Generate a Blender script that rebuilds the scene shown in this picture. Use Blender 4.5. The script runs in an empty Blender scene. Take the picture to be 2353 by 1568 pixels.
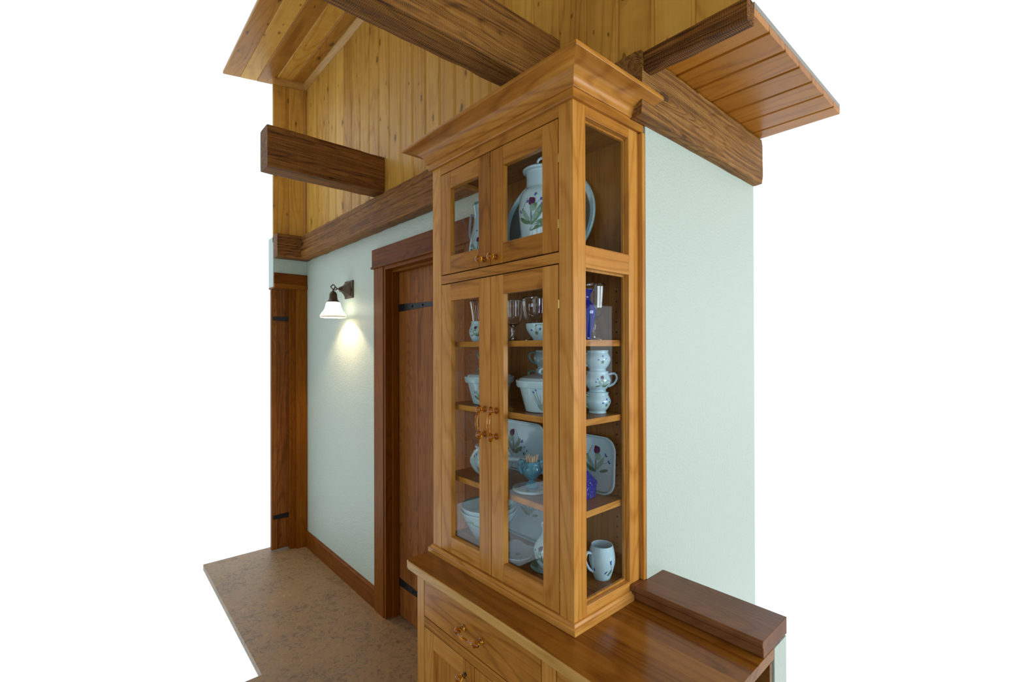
import bpy, bmesh, math, random
from mathutils import Vector, Matrix, noise

random.seed(7)
SC = bpy.context.scene
COL = SC.collection
PI = math.pi

# ---------------------------------------------------------------- camera, world, exposure
cam_d = bpy.data.cameras.new('camera')
cam = bpy.data.objects.new('camera', cam_d)
COL.objects.link(cam)
SC.camera = cam
cam_d.sensor_fit = 'HORIZONTAL'
cam_d.sensor_width = 36.0
cam_d.lens = 1086.56 / 2353 * 36.0
cam_d.shift_y = 12.8 / 2353
cam_d.clip_start = 0.02
yaw, pit, rol = map(math.radians, (48.164, 0.2009, -0.1577))
fw = Vector((-math.sin(yaw) * math.cos(pit), math.cos(yaw) * math.cos(pit), math.sin(pit)))
rt = Vector((math.cos(yaw), math.sin(yaw), 0))
up = rt.cross(fw)
r2 = math.cos(rol) * rt + math.sin(rol) * up
u2 = -math.sin(rol) * rt + math.cos(rol) * up
m = Matrix.Identity(4)
for i in range(3):
    m[i][0], m[i][1], m[i][2] = r2[i], u2[i], -fw[i]
m[0][3], m[1][3], m[2][3] = 0, 0, 1.565
cam.matrix_world = m

wd = bpy.data.worlds.new('world')
SC.world = wd
wd.use_nodes = True
bg = wd.node_tree.nodes['Background']
bg.inputs[0].default_value = (0.88, 1.0, 1.09, 1)      # soft overcast daylight
bg.inputs[1].default_value = 1.15
def daylight(name, loc, rot, sx, sy, watts, col=(.90, 1.0, 1.08)):
    ld = bpy.data.lights.new(name, 'AREA')
    ld.shape = 'RECTANGLE'
    ld.size, ld.size_y = sx, sy
    ld.energy = watts
    ld.color = col
    o = bpy.data.objects.new(name, ld)
    COL.objects.link(o)
    o.location = loc
    o.rotation_euler = rot
daylight('far_window_daylight', (2.8, 2.85, 1.6), (0, math.radians(90), 0), 1.2, 3.3, 122)       # window wall of the far room
daylight('front_window_daylight', (-.65, -2.5, 1.55), (math.radians(90), 0, 0), 3.6, 1.3, 20)    # windows behind the camera
SC.view_settings.view_transform = 'Standard'
SC.view_settings.look = 'None'
SC.view_settings.gamma = 1
SC.view_settings.use_curve_mapping = False
SC.view_settings.exposure = 0.05
SC.cycles.max_bounces = 14
SC.cycles.transparent_max_bounces = 24
SC.cycles.transmission_bounces = 12
SC.cycles.use_denoising = True

# ---------------------------------------------------------------- node helpers
def newmat(name):
    mt = bpy.data.materials.new(name)
    mt.use_nodes = True
    nt = mt.node_tree
    return mt, nt, nt.nodes['Principled BSDF'], nt.nodes, nt.links

def mathn(nt, op, a, b=None, c=None):
    n = nt.nodes.new('ShaderNodeMath')
    n.operation = op
    for i, v in enumerate((a, b, c)):
        if v is None:
            continue
        if isinstance(v, (int, float)):
            n.inputs[i].default_value = v
        else:
            nt.links.new(v, n.inputs[i])
    return n.outputs[0]

def noisen(nt, vec, scale, detail=3, rough=0.5, dist=0.0):
    n = nt.nodes.new('ShaderNodeTexNoise')
    n.inputs['Scale'].default_value = scale
    n.inputs['Detail'].default_value = detail
    n.inputs['Roughness'].default_value = rough
    n.inputs['Distortion'].default_value = dist
    if vec is not None:
        nt.links.new(vec, n.inputs['Vector'])
    return n.outputs[0]

def scaled(nt, vec, s):
    n = nt.nodes.new('ShaderNodeVectorMath')
    n.operation = 'MULTIPLY'
    nt.links.new(vec, n.inputs[0])
    n.inputs[1].default_value = s
    return n.outputs[0]

def ramp(nt, fac, stops):
    n = nt.nodes.new('ShaderNodeValToRGB')
    el = n.color_ramp.elements
    while len(el) < len(stops):
        el.new(0.5)
    for e, (p, c) in zip(el, stops):
        e.position = p
        e.color = (*c, 1)
    nt.links.new(fac, n.inputs[0])
    return n.outputs[0]

def mixc(nt, fac, a, b, mode='MIX'):
    n = nt.nodes.new('ShaderNodeMix')
    n.data_type = 'RGBA'
    n.blend_type = mode
    for i, v in ((0, fac), (6, a), (7, b)):
        if isinstance(v, (int, float)):
            n.inputs[i].default_value = v
        elif isinstance(v, tuple):
            n.inputs[i].default_value = (*v, 1)
        else:
            nt.links.new(v, n.inputs[i])
    return n.outputs[2]

def bump(nt, h, strength, dist=0.01):
    n = nt.nodes.new('ShaderNodeBump')
    n.inputs['Strength'].default_value = strength
    n.inputs['Distance'].default_value = dist
    nt.links.new(h, n.inputs['Height'])
    return n.outputs[0]

def rand_coords(nt, amount=9.0):
    tc = nt.nodes.new('ShaderNodeTexCoord')
    oi = nt.nodes.new('ShaderNodeObjectInfo')
    cv = nt.nodes.new('ShaderNodeCombineXYZ')
    for i, k in enumerate((1.0, 1.7, 2.3)):
        nt.links.new(mathn(nt, 'MULTIPLY', oi.outputs['Random'], amount * k), cv.inputs[i])
    ad = nt.nodes.new('ShaderNodeVectorMath')
    ad.operation = 'ADD'
    nt.links.new(tc.outputs['Object'], ad.inputs[0])
    nt.links.new(cv.outputs[0], ad.inputs[1])
    return ad.outputs[0], oi.outputs['Random'], tc.outputs['Object']

_wood = {}
def wood(kind, axis):
    """procedural timber; the grain runs along one axis of the object"""
    if (kind, axis) in _wood:
        return _wood[(kind, axis)]
    P = dict(
        #            dark              mid               light           rough bump ring fine knots
        cherry=((.27, .096, .011), (.48, .200, .031), (.64, .315, .070), .30, .03, 16, .45, 0),
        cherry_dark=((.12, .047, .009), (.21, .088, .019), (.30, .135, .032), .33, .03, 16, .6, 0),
        cherry_top=((.15, .048, .004), (.27, .100, .010), (.36, .148, .020), .20, .02, 14, .3, 0),
        cherry_pale=((.36, .18, .04), (.50, .27, .07), (.62, .36, .11), .34, .02, 15, .3, 0),
        pine=((.38, .165, .022), (.58, .305, .050), (.72, .415, .085), .42, .05, 9, .22, 1),
        sap=((.38, .19, .04), (.54, .30, .075), (.64, .39, .12), .28, .03, 14, .4, 0),
        fir=((.27, .105, .012), (.42, .185, .026), (.54, .260, .045), .38, .05, 12, .3, 1),
        plank_low=((.26, .085, .006), (.42, .155, .012), (.52, .205, .020), .30, .04, 12, .3, 0),
        trim=((.11, .027, .001), (.175, .049, .003), (.235, .076, .005), .42, .03, 18, .5, 0),
        door=((.11, .032, .006), (.22, .072, .014), (.33, .120, .025), .38, .05, 26, .6, 0),
        ledge=((.115, .042, .013), (.18, .070, .023), (.24, .10, .036), .32, .03, 20, .5, 0),
        beam=((.045, .014, .001), (.185, .068, .008), (.31, .13, .022), .62, .8, 34, 1.1, 2),
        beam_light=((.14, .055, .009), (.27, .118, .022), (.39, .19, .045), .62, 1.0, 30, 1.2, 2),
        beam_mid=((.07, .025, .003), (.24, .098, .014), (.37, .17, .032), .62, .9, 32, 1.1, 2),
        cherry_figured_shaded=((.20, .068, .006), (.39, .155, .018), (.55, .250, .042), .30, .03, 24, .45, 0),  # figured cherry, its tone darkened for shade under the crown
    )[kind]
    dark, mid, light, rough, bmp, ring, fine, knots = P
    mt, nt, bs, N, L = newmat('%s_%s' % (kind, axis))
    vec, rnd, objc = rand_coords(nt)
    ai = 'xyz'.index(axis)
    bm_ = kind.startswith('beam')
    s1 = [1.0] * 3; s1[ai] = 0.06 if bm_ else 0.13
    v1 = scaled(nt, vec, tuple(s1))
    n1 = noisen(nt, v1, 7.0 if bm_ else 4.4, 2, .45, .25)
    rings = mathn(nt, 'SINE', mathn(nt, 'MULTIPLY', n1, ring * PI * 2.8))
    rings = mathn(nt, 'MULTIPLY_ADD', rings, .5, .5)
    rings = mathn(nt, 'POWER', rings, 4.5)
    s2 = [1.0] * 3; s2[ai] = 0.02
    n2 = noisen(nt, scaled(nt, vec, tuple(s2)), 95, 3, .65)
    n3 = noisen(nt, v1, 11, 3, .5)
    s4 = [1.0] * 3; s4[ai] = 1.5
    n4 = noisen(nt, scaled(nt, vec, tuple(s4)), 14, 2, .5)
    f = mathn(nt, 'MULTIPLY', n2, fine)
    f = mathn(nt, 'ADD', f, mathn(nt, 'MULTIPLY', n3, .40))
    f = mathn(nt, 'ADD', f, mathn(nt, 'MULTIPLY', n4, .16))
    f = mathn(nt, 'SUBTRACT', f, mathn(nt, 'MULTIPLY', rings, .13))
    f = mathn(nt, 'ADD', f, mathn(nt, 'MULTIPLY_ADD', rnd, .22, -.11))
    lo = fine * .5 + .28 - .03
    if bm_:                                                   # saw marks across the grain
        w = nt.nodes.new('ShaderNodeTexWave')
        w.inputs['Scale'].default_value = 52
        w.inputs['Distortion'].default_value = 5
        w.inputs['Detail'].default_value = 2
        w.inputs['Detail Scale'].default_value = .6
        w.bands_direction = axis.upper()
        L.new(objc, w.inputs['Vector'])
        f = mathn(nt, 'ADD', f, mathn(nt, 'MULTIPLY_ADD', w.outputs[1], .10, -.05))
    mr = nt.nodes.new('ShaderNodeMapRange')
    L.new(f, mr.inputs[0])
    mr.inputs[1].default_value = lo - .24
    mr.inputs[2].default_value = lo + .24
    col = ramp(nt, mr.outputs[0], [(0, dark), (.5, mid), (1, light)])
    if knots:
        vo = nt.nodes.new('ShaderNodeTexVoronoi')
        vo.voronoi_dimensions = '2D'
        vo.inputs['Scale'].default_value = 1.0
        sx_ = nt.nodes.new('ShaderNodeSeparateXYZ')
        wob = noisen(nt, scaled(nt, vec, (1, 1, 1)), 26, 2)
        L.new(vec, sx_.inputs[0])
        o_ = [i for i in range(3) if i != ai]
        cb = nt.nodes.new('ShaderNodeCombineXYZ')
        L.new(mathn(nt, 'MULTIPLY_ADD', mathn(nt, 'ADD', sx_.outputs[o_[0]], sx_.outputs[o_[1]]), 11.0, mathn(nt, 'MULTIPLY', wob, .25)), cb.inputs[0])
        L.new(mathn(nt, 'MULTIPLY', sx_.outputs[ai], 5.0), cb.inputs[1])
        L.new(cb.outputs[0], vo.inputs['Vector'])
        sp = nt.nodes.new('ShaderNodeSeparateColor')
        L.new(vo.outputs['Color'], sp.inputs[0])
        size = mathn(nt, 'MULTIPLY', mathn(nt, 'GREATER_THAN', sp.outputs[0], .58 if knots == 1 else .93), mathn(nt, 'MULTIPLY_ADD', mathn(nt, 'POWER', sp.outputs[1], 2.0), .11, .035))
        kn = mathn(nt, 'LESS_THAN', vo.outputs['Distance'], size)
        halo = mathn(nt, 'LESS_THAN', vo.outputs['Distance'], mathn(nt, 'MULTIPLY', size, 1.9))
        col = mixc(nt, mathn(nt, 'MULTIPLY', halo, .35), col, dark)
        col = mixc(nt, mathn(nt, 'MULTIPLY', kn, .75), col, tuple(c * .35 for c in dark))
    h = mathn(nt, 'ADD', mathn(nt, 'MULTIPLY', n2, .6), mathn(nt, 'MULTIPLY', rings, -.25))
    if kind.startswith('beam'):
        h = mathn(nt, 'ADD', mathn(nt, 'MULTIPLY', h, 1.4), mathn(nt, 'MULTIPLY', w.outputs[1], .22))
        L.new(mathn(nt, 'MULTIPLY_ADD', n2, .3, rough - .15), bs.inputs['Roughness'])
    else:
        bs.inputs['Roughness'].default_value = rough
    L.new(col, bs.inputs['Base Color'])
    L.new(bump(nt, h, min(1, bmp * 1.0), .004), bs.inputs['Normal'])
    bs.inputs['Specular IOR Level'].default_value = .30
    if kind in ('trim', 'door'):
        bs.inputs['IOR'].default_value = 1.22
    _wood[(kind, axis)] = mt
    return mt

def plaster(name, col, bumps=.5):
    mt, nt, bs, N, L = newmat(name)
    tc = N.new('ShaderNodeTexCoord')
    n = noisen(nt, tc.outputs['Object'], 2.2, 2)
    c = mixc(nt, mathn(nt, 'MULTIPLY', n, .12), col, tuple(v * .88 for v in col))
    L.new(c, bs.inputs['Base Color'])
    h = noisen(nt, tc.outputs['Object'], 110, 3, .6)
    L.new(bump(nt, h, bumps, .005), bs.inputs['Normal'])
    bs.inputs['Roughness'].default_value = .42
    return mt

def flat(name, col, rough=.5, metal=0.0, noise_amt=.15, nscale=30, spec=.5, coat=0):
    mt, nt, bs, N, L = newmat(name)
    tc = N.new('ShaderNodeTexCoord')
    n = noisen(nt, tc.outputs['Object'], nscale, 3)
    c = mixc(nt, n, tuple(v * (1 - noise_amt) for v in col), tuple(min(1, v * (1 + noise_amt)) for v in col))
    L.new(c, bs.inputs['Base Color'])
    bs.inputs['Roughness'].default_value = rough
    bs.inputs['Metallic'].default_value = metal
    bs.inputs['Specular IOR Level'].default_value = spec
    bs.inputs['Coat Weight'].default_value = coat
    bs.inputs['Coat Roughness'].default_value = .06
    return mt

def pane_material():
    mt = bpy.data.materials.new('window_glass')
    mt.use_nodes = True
    nt = mt.node_tree
    nt.nodes.clear()
    out = nt.nodes.new('ShaderNodeOutputMaterial')
    tr = nt.nodes.new('ShaderNodeBsdfTransparent')
    tr.inputs[0].default_value = (.985, .995, .99, 1)
    gl = nt.nodes.new('ShaderNodeBsdfGlossy')
    gl.inputs['Roughness'].default_value = .02
    ge = nt.nodes.new('ShaderNodeNewGeometry')
    dt = nt.nodes.new('ShaderNodeVectorMath')
    dt.operation = 'DOT_PRODUCT'
    nt.links.new(ge.outputs['Incoming'], dt.inputs[0])
    nt.links.new(ge.outputs['Normal'], dt.inputs[1])
    c = mathn(nt, 'ABSOLUTE', dt.outputs['Value'])
    s = mathn(nt, 'POWER', mathn(nt, 'SUBTRACT', 1.0, c), 5.0)
    f = mathn(nt, 'MULTIPLY_ADD', s, .96, .04)                 # Schlick's Fresnel term
    mx = nt.nodes.new('ShaderNodeMixShader')
    nt.links.new(f, mx.inputs[0])
    nt.links.new(tr.outputs[0], mx.inputs[1])
    nt.links.new(gl.outputs[0], mx.inputs[2])
    nt.links.new(mx.outputs[0], out.inputs[0])
    return mt

def glass(name, col, rough=.0, ior=1.5, bumps=0, bscale=60, tw=1.0):
    mt, nt, bs, N, L = newmat(name)
    bs.inputs['Base Color'].default_value = (*col, 1)
    bs.inputs['Transmission Weight'].default_value = tw
    bs.inputs['Roughness'].default_value = rough
    bs.inputs['IOR'].default_value = ior
    if bumps:
        tc = N.new('ShaderNodeTexCoord')
        vo = N.new('ShaderNodeTexVoronoi')
        vo.inputs['Scale'].default_value = bscale
        L.new(tc.outputs['Object'], vo.inputs['Vector'])
        L.new(bump(nt, vo.outputs['Distance'], bumps, .004), bs.inputs['Normal'])
    return mt

M = {}
M['green'] = plaster('pale_green_plaster', (.49, .565, .485))
M['plain'] = plaster('plain_plaster', (.30, .30, .26))
M['pane'] = pane_material()
M['glaze'] = flat('pale_blue_glaze', (.50, .74, .85), .14, 0, .05, 14, .5, .5)
M['glaze_grey'] = flat('grey_blue_glaze', (.36, .47, .55), .16, 0, .12, 20, .5, .5)
M['glaze_teal_shaded'] = flat('shaded_teal_glaze', (.055, .125, .135), .18, 0, .25, 25, .5, .4)  # platter centre: teal darkened to paint in the shadow inside the rim
M['glaze_cyan'] = flat('cyan_glaze', (.33, .66, .76), .16, 0, .12, 20, .5, .5)
M['glaze_rim'] = flat('green_blue_rim_glaze', (.13, .31, .29), .2, 0, .3, 40)
M['leaf'] = flat('painted_leaf_green', (.10, .22, .14), .25, 0, .35, 120)
M['leaf2'] = flat('painted_pale_green', (.22, .42, .34), .25, 0, .3, 120)
M['purple'] = flat('painted_purple', (.07, .012, .09), .25, 0, .3, 150)
M['berry'] = flat('painted_berry', (.22, .03, .10), .25, 0, .2, 150)
M['bell'] = flat('painted_blue', (.035, .11, .45), .25, 0, .3, 150)
M['stem'] = flat('painted_stem', (.16, .23, .22), .3, 0, .2, 150)
M['amber'] = glass('amber_glass', (.76, .38, .025), .02, 1.5)
M['clear'] = glass('clear_glass', (.97, .98, .98), .0, 1.48)
M['cobalt'] = glass('cobalt_glass', (.012, .07, .70), .0, 1.5, tw=.78)
M['cobalt_p'] = glass('pressed_cobalt_glass', (.004, .035, .48), .02, 1.5, .6, 150, .55)
M['aqua'] = glass('aqua_glass', (.22, .75, .98), .0, 1.5, .5, 70, .72)
M['iron'] = flat('black_iron', (.018, .018, .018), .45, .6, .3, 60)
M['bronze'] = flat('dark_bronze', (.10, .068, .042), .38, .75, .25, 40)
M['brass'] = flat('hinge_brass', (.55, .38, .12), .35, 1, .1)
M['dark'] = flat('peg_hole_dark', (.012, .008, .005), .9)
M['pick'] = flat('toothpick_wood', (.76, .60, .42), .6, 0, .25, 200)

def floor_mat():
    mt, nt, bs, N, L = newmat('marbled_linoleum')
    tc = N.new('ShaderNodeTexCoord')
    o = tc.outputs['Object']
    a = noisen(nt, o, 5, 6, .6, .6)
    b = noisen(nt, o, 34, 5, .7, 1.2)
    f = mathn(nt, 'ADD', mathn(nt, 'MULTIPLY', a, .32), mathn(nt, 'MULTIPLY', b, .68))
    c = ramp(nt, f, [(.34, (.115, .072, .036)), (.44, (.20, .122, .058)), (.51, (.29, .18, .085)), (.58, (.30, .165, .055)), (.68, (.40, .29, .17))])
    L.new(c, bs.inputs['Base Color'])
    bs.inputs['Roughness'].default_value = .48
    return mt
M['floor'] = floor_mat()

def shade_mat():
    mt, nt, bs, N, L = newmat('opal_glass_lit')
    bs.inputs['Base Color'].default_value = (.52, .47, .38, 1)
    bs.inputs['Roughness'].default_value = .2
    tc = N.new('ShaderNodeTexCoord')
    sx = N.new('ShaderNodeSeparateXYZ')
    L.new(tc.outputs['Object'], sx.inputs[0])
    bs.inputs['Emission Color'].default_value = (1.0, .90, .68, 1)
    mr = N.new('ShaderNodeMapRange')                          # the bulb sits high in the shade
    L.new(sx.outputs[2], mr.inputs[0])
    mr.inputs[1].default_value = -.187
    mr.inputs[2].default_value = -.125
    mr.inputs[3].default_value = .06
    mr.inputs[4].default_value = 7.0
    L.new(mr.outputs[0], bs.inputs['Emission Strength'])
    return mt
M['shade'] = shade_mat()
def bulb_mat():
    mt, nt, bs, N, L = newmat('lit_bulb')
    bs.inputs['Emission Color'].default_value = (1, .82, .52, 1)
    bs.inputs['Emission Strength'].default_value = 12
    return mt
M['bulb'] = bulb_mat()

# ---------------------------------------------------------------- mesh helpers
def finish(bm, name, mat, parent=None, loc=None, smooth=False, bevel=0, seg=2):
    me = bpy.data.meshes.new(name)
    bmesh.ops.recalc_face_normals(bm, faces=bm.faces)
    bm.to_mesh(me)
    bm.free()
    mats = mat if isinstance(mat, (list, tuple)) else [mat]
    for mm in mats:
        me.materials.append(mm)
    if smooth:
        for p in me.polygons:
            p.use_smooth = True
        if smooth == 'auto':
            me.set_sharp_from_angle(angle=math.radians(38))
    o = bpy.data.objects.new(name, me)
    COL.objects.link(o)
    if loc is not None:
        o.location = loc
    if parent is not None:
        o.parent = parent
    if bevel:
        md = o.modifiers.new('bevel', 'BEVEL')
        md.width = bevel
        md.segments = seg
        md.limit_method = 'ANGLE'
        md.angle_limit = math.radians(40)
    return o

def add_box(bm, x0, x1, y0, y1, z0, z1, mi=0):
    vs = [bm.verts.new((x, y, z)) for x in (x0, x1) for y in (y0, y1) for z in (z0, z1)]
    for f in ((0, 1, 3, 2), (4, 6, 7, 5), (0, 4, 5, 1), (2, 3, 7, 6), (0, 2, 6, 4), (1, 5, 7, 3)):
        bm.faces.new([vs[i] for i in f]).material_index = mi
    return vs

def box(name, x0, x1, y0, y1, z0, z1, mat, parent=None, bevel=.0012, off=(0, 0, 0)):
    """a box given in world coordinates; off is the parent's location"""
    c = Vector(((x0 + x1) / 2, (y0 + y1) / 2, (z0 + z1) / 2))
    bm = bmesh.new()
    add_box(bm, x0 - c.x, x1 - c.x, y0 - c.y, y1 - c.y, z0 - c.z, z1 - c.z)
    return finish(bm, name, mat, parent, c - Vector(off), bevel=bevel)

def prism(bm, pts, axis, a0, a1, mi=0):
    """extrude a 2-D outline; pts are the two other coordinates in xyz order"""
    def V(p, a):
        l = list(p)
        l.insert('xyz'.index(axis), a)
        return bm.verts.new(l)
    A = [V(p, a0) for p in pts]
    B = [V(p, a1) for p in pts]
    n = len(pts)
    for i in range(n):
        bm.faces.new((A[i], A[(i + 1) % n], B[(i + 1) % n], B[i])).material_index = mi
    bm.faces.new(A).material_index = mi
    bm.faces.new(B).material_index = mi

def lathe(bm, prof, seg=40, mi=0, c=(0, 0, 0), sq=0, fl=0, nfl=8):
    rings = []
    for r, z in prof:
        if r < 1e-5:
            rings.append([bm.verts.new((c[0], c[1], c[2] + z))])
        else:
            rr = []
            for k in range(seg):
                t = 2 * PI * k / seg
                q = r
                if fl:
                    q = r * (1 + fl * abs(math.cos(nfl * t / 2)) - fl)
                rr.append(bm.verts.new((c[0] + q * math.cos(t), c[1] + q * math.sin(t), c[2] + z)))
            rings.append(rr)
    for a, b in zip(rings, rings[1:]):
        if len(a) == 1 and len(b) == 1:
            continue
        for k in range(seg):
            k2 = (k + 1) % seg
            if len(a) == 1:
                f = (a[0], b[k2], b[k])
            elif len(b) == 1:
                f = (a[k], a[k2], b[0])
            else:
                f = (a[k], a[k2], b[k2], b[k])
            bm.faces.new(f).material_index = mi

def spline(pts, n=6):
    """Catmull-Rom through the points"""
    P = [Vector(p) for p in pts]
    P = [P[0] * 2 - P[1]] + P + [P[-1] * 2 - P[-2]]
    out = []
    for i in range(1, len(P) - 2):
        for k in range(n):
            t = k / n
            a, b, c, d = P[i - 1], P[i], P[i + 1], P[i + 2]
            out.append(.5 * (2 * b + (c - a) * t + (2 * a - 5 * b + 4 * c - d) * t * t + (3 * b - a - 3 * c + d) * t ** 3))
    out.append(P[-2])
    return out

def tube(bm, pts, rad, seg=10, flatten=1.0, mi=0, side=None):
    pts = [Vector(p) for p in pts]
    n = len(pts)
    rads = rad if isinstance(rad, (list, tuple)) else [rad] * n
    rings = []
    ref = Vector(side) if side else Vector((0, 0, 1))
    for i, p in enumerate(pts):
        t = (pts[min(i + 1, n - 1)] - pts[max(i - 1, 0)]).normalized()
        a = ref - t * ref.dot(t)
        if a.length < 1e-4:
            a = Vector((1, 0, 0)) - t * t.x
        a.normalize()
        b = t.cross(a)
        rings.append([bm.verts.new(p + rads[i] * (math.cos(2 * PI * k / seg) * a + flatten * math.sin(2 * PI * k / seg) * b)) for k in range(seg)])
    for a, b in zip(rings, rings[1:]):
        for k in range(seg):
            bm.faces.new((a[k], a[(k + 1) % seg], b[(k + 1) % seg], b[k])).material_index = mi
    bm.faces.new(rings[0]).material_index = mi
    bm.faces.new(rings[-1]).material_index = mi

def thing(name, label, cat, loc=(0, 0, 0), rz=0, group=None):
    o = bpy.data.objects.new(name, None)
    COL.objects.link(o)
    o.location = loc
    o.rotation_euler = (0, 0, rz)
    o.empty_display_size = .05
    tag(o, label, cat, group)
    return o

def tag(o, label, cat, group=None):
    o['label'] = label
    o['category'] = cat
    if group:
        o['group'] = group
    return o

def structure(o):
    o['kind'] = 'structure'
    return o

def holder(name, loc=(0, 0, 0)):
    o = bpy.data.objects.new(name, None)
    COL.objects.link(o)
    o.location = loc
    o.empty_display_size = .05
    return structure(o)

def beam_mesh(x0, x1, y0, y1, z0, z1, amp=.003, seed=0, chamf=.004, step=.025):
    """a rough-sawn timber: faces wander a little, arrises are worn"""
    dims = (x1 - x0, y1 - y0, z1 - z0)
    ax = dims.index(max(dims))
    o1, o2 = [i for i in range(3) if i != ax]
    lo = (x0, y0, z0)
    n = max(2, int(dims[ax] / step))
    k = 6
    ring = []
    for s in range(4):
        for j in range(k):
            t = j / k
            ring.append(((t, 0), (1, t), (1 - t, 1), (0, 1 - t))[s])
    bm = bmesh.new()
    rows = []
    for i in range(n + 1):
        row = []
        for j, (u, v) in enumerate(ring):
            p = [0, 0, 0]
            p[ax] = lo[ax] + dims[ax] * i / n
            p[o1] = lo[o1] + dims[o1] * u
            p[o2] = lo[o2] + dims[o2] * v
            if j % k == 0:                                    # the four arrises
                p[o1] += (chamf if u < .5 else -chamf) * (.6 + .8 * noise.noise((i * .31, j, seed)))
                p[o2] += (chamf if v < .5 else -chamf) * (.6 + .8 * noise.noise((i * .31, j, seed + 9)))
            q = Vector(p) * 9 + Vector((seed * 3.1, seed, seed))
            d = noise.noise_vector(q) * amp
            p[o1] += d[0]
            p[o2] += d[1]
            row.append(bm.verts.new(p))
        rows.append(row)
    m_ = len(ring)
    for a, b in zip(rows, rows[1:]):
        for j in range(m_):
            bm.faces.new((a[j], a[(j + 1) % m_], b[(j + 1) % m_], b[j]))
    bm.faces.new(rows[0])
    bm.faces.new(rows[-1])
    return bm

# ---------------------------------------------------------------- dimensions (metres)
P = 1.295            # plane of the long wall
XL = -3.906          # plane of the far end wall
XR = -0.820          # plane of the wall beyond the opening
XE = -0.455          # where the modelled counter, ledge and gable stop
YE = 1.05            # where the modelled end wall stops
CEIL = 3.665
def ceil_z(y):
    return CEIL + .13 * (y - P)

# ---------------------------------------------------------------- the setting
bm = bmesh.new()                                              # floor
add_box(bm, -4.06, .6, .62, 1.45, -.04, 0)
add_box(bm, -2.5, 1.6, -2.3, .62, -.04, 0)
add_box(bm, .05, 2.7, 1.0, 6.5, -.04, 0)
structure(finish(bm, 'floor', M['floor']))

DX0, DX1, DH = -2.545, -1.735, 2.045                          # door opening in the long wall
bm = bmesh.new()                                              # long wall with the door opening
add_box(bm, XL - .12, DX0, P, P + .13, 0, 2.42)
add_box(bm, DX1, XR - .11, P, P + .13, 0, 2.42)
add_box(bm, DX0, DX1, P, P + .13, DH, 2.42)
add_box(bm, XR, XE, 1.302, 1.385, 0, .797)
wall_back = structure(finish(bm, 'wall_back', M['green']))

def board_v(name, x0, x1, y, z0, z1a, z1b, mat, parent, th=.018, flip=False):
    """upright tongue-and-groove board with eased edges and a bead, front at y"""
    w = x1 - x0
    c = .0045
    pts = [(-w / 2, th), (-w / 2, c), (-w / 2 + c, 0), (w / 2 - c - .011, 0), (w / 2 - c - .008, .0025), (w / 2 - c - .005, 0), (w / 2 - c, .0005), (w / 2, c), (w / 2, th)]
    bm = bmesh.new()
    prism(bm, pts, 'z', z0, z1a)
    return finish(bm, name, mat, parent, ((x0 + x1) / 2, y, 0))

pw = .1315                                                    # the pine boards of the gable
x = -.6545 - 25 * pw
xs = []
while x < XE - .001:
    xs.append(x)
    x += pw
for x in xs:
    a, b = max(x, XL), min(x + pw, XE)
    if b - a < .02:
        continue
    z0 = 2.38 if b < -.80 else 2.49
    board_v('pine_board', a, b, P - .004, z0, ceil_z(P) - .004, 0, wood('pine', 'z'), wall_back)

bm = bmesh.new()                                              # end wall, with the second door's opening
add_box(bm, XL - .12, XL, 1.216, P, 0, 2.42)
add_box(bm, XL - .12, XL, YE, 1.216, 2.04, 2.42)
wall_left = structure(finish(bm, 'wall_left', M['green']))
for y1 in (P, P - pw, P - 2 * pw):
    y0 = max(y1 - pw, YE)
    if y1 - y0 < .02:
        continue
    w = y1 - y0
    c = .0045
    pts = [(.0 - .018, -w / 2), (-c, -w / 2), (0, -w / 2 + c), (0, w / 2 - c), (-c, w / 2), (-.018, w / 2)]
    bm = bmesh.new()
    prism(bm, pts, 'z', 2.38, ceil_z((y0 + y1) / 2) - .006)
    finish(bm, 'pine_board', wood('pine', 'z'), wall_left, (XL + .004, (y0 + y1) / 2, 0))

bm = bmesh.new()                                              # wall beyond the opening
add_box(bm, XR - .11, XR, P, 2.13, 0, 2.44)
structure(finish(bm, 'wall_right', M['green']))

ceiling = structure(finish((lambda b: (add_box(b, -4.03, .7, .80, 1.44, CEIL + .04, CEIL + .07), b)[1])(bmesh.new()), 'ceiling', M['plain']))
y1 = P
for i in range(5):                                            # fir boards of the sloping ceiling
    y0 = y1 - .112
    bm = bmesh.new()
    c = .004
    def zz(y, t=0):
        return ceil_z(y) + t - CEIL
    cy_ = (y0 + y1) / 2
    pts = [(y0 - cy_, zz(y0, c)), (y0 + c - cy_, zz(y0)), (y1 - c - cy_, zz(y1)), (y1 - cy_, zz(y1, c)), (y1 - cy_, zz(y1, .02)), (y0 - cy_, zz(y0, .02))]
    prism(bm, pts, 'x', -2.35, 2.35)
    finish(bm, 'ceiling_board', wood('pine' if i % 2 else 'fir', 'x'), ceiling, (-1.65, cy_, CEIL))
    y1 = y0
bm = bmesh.new()                                              # the roof goes on over the camera
prism(bm, [(-2.3, ceil_z(-2.3)), (.735, ceil_z(.735)), (.735, ceil_z(.735) + .03), (-2.3, ceil_z(-2.3) + .03)], 'x', -2.75, 1.6)
finish(bm, 'roof_deck', wood('fir', 'x'), ceiling)

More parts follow.
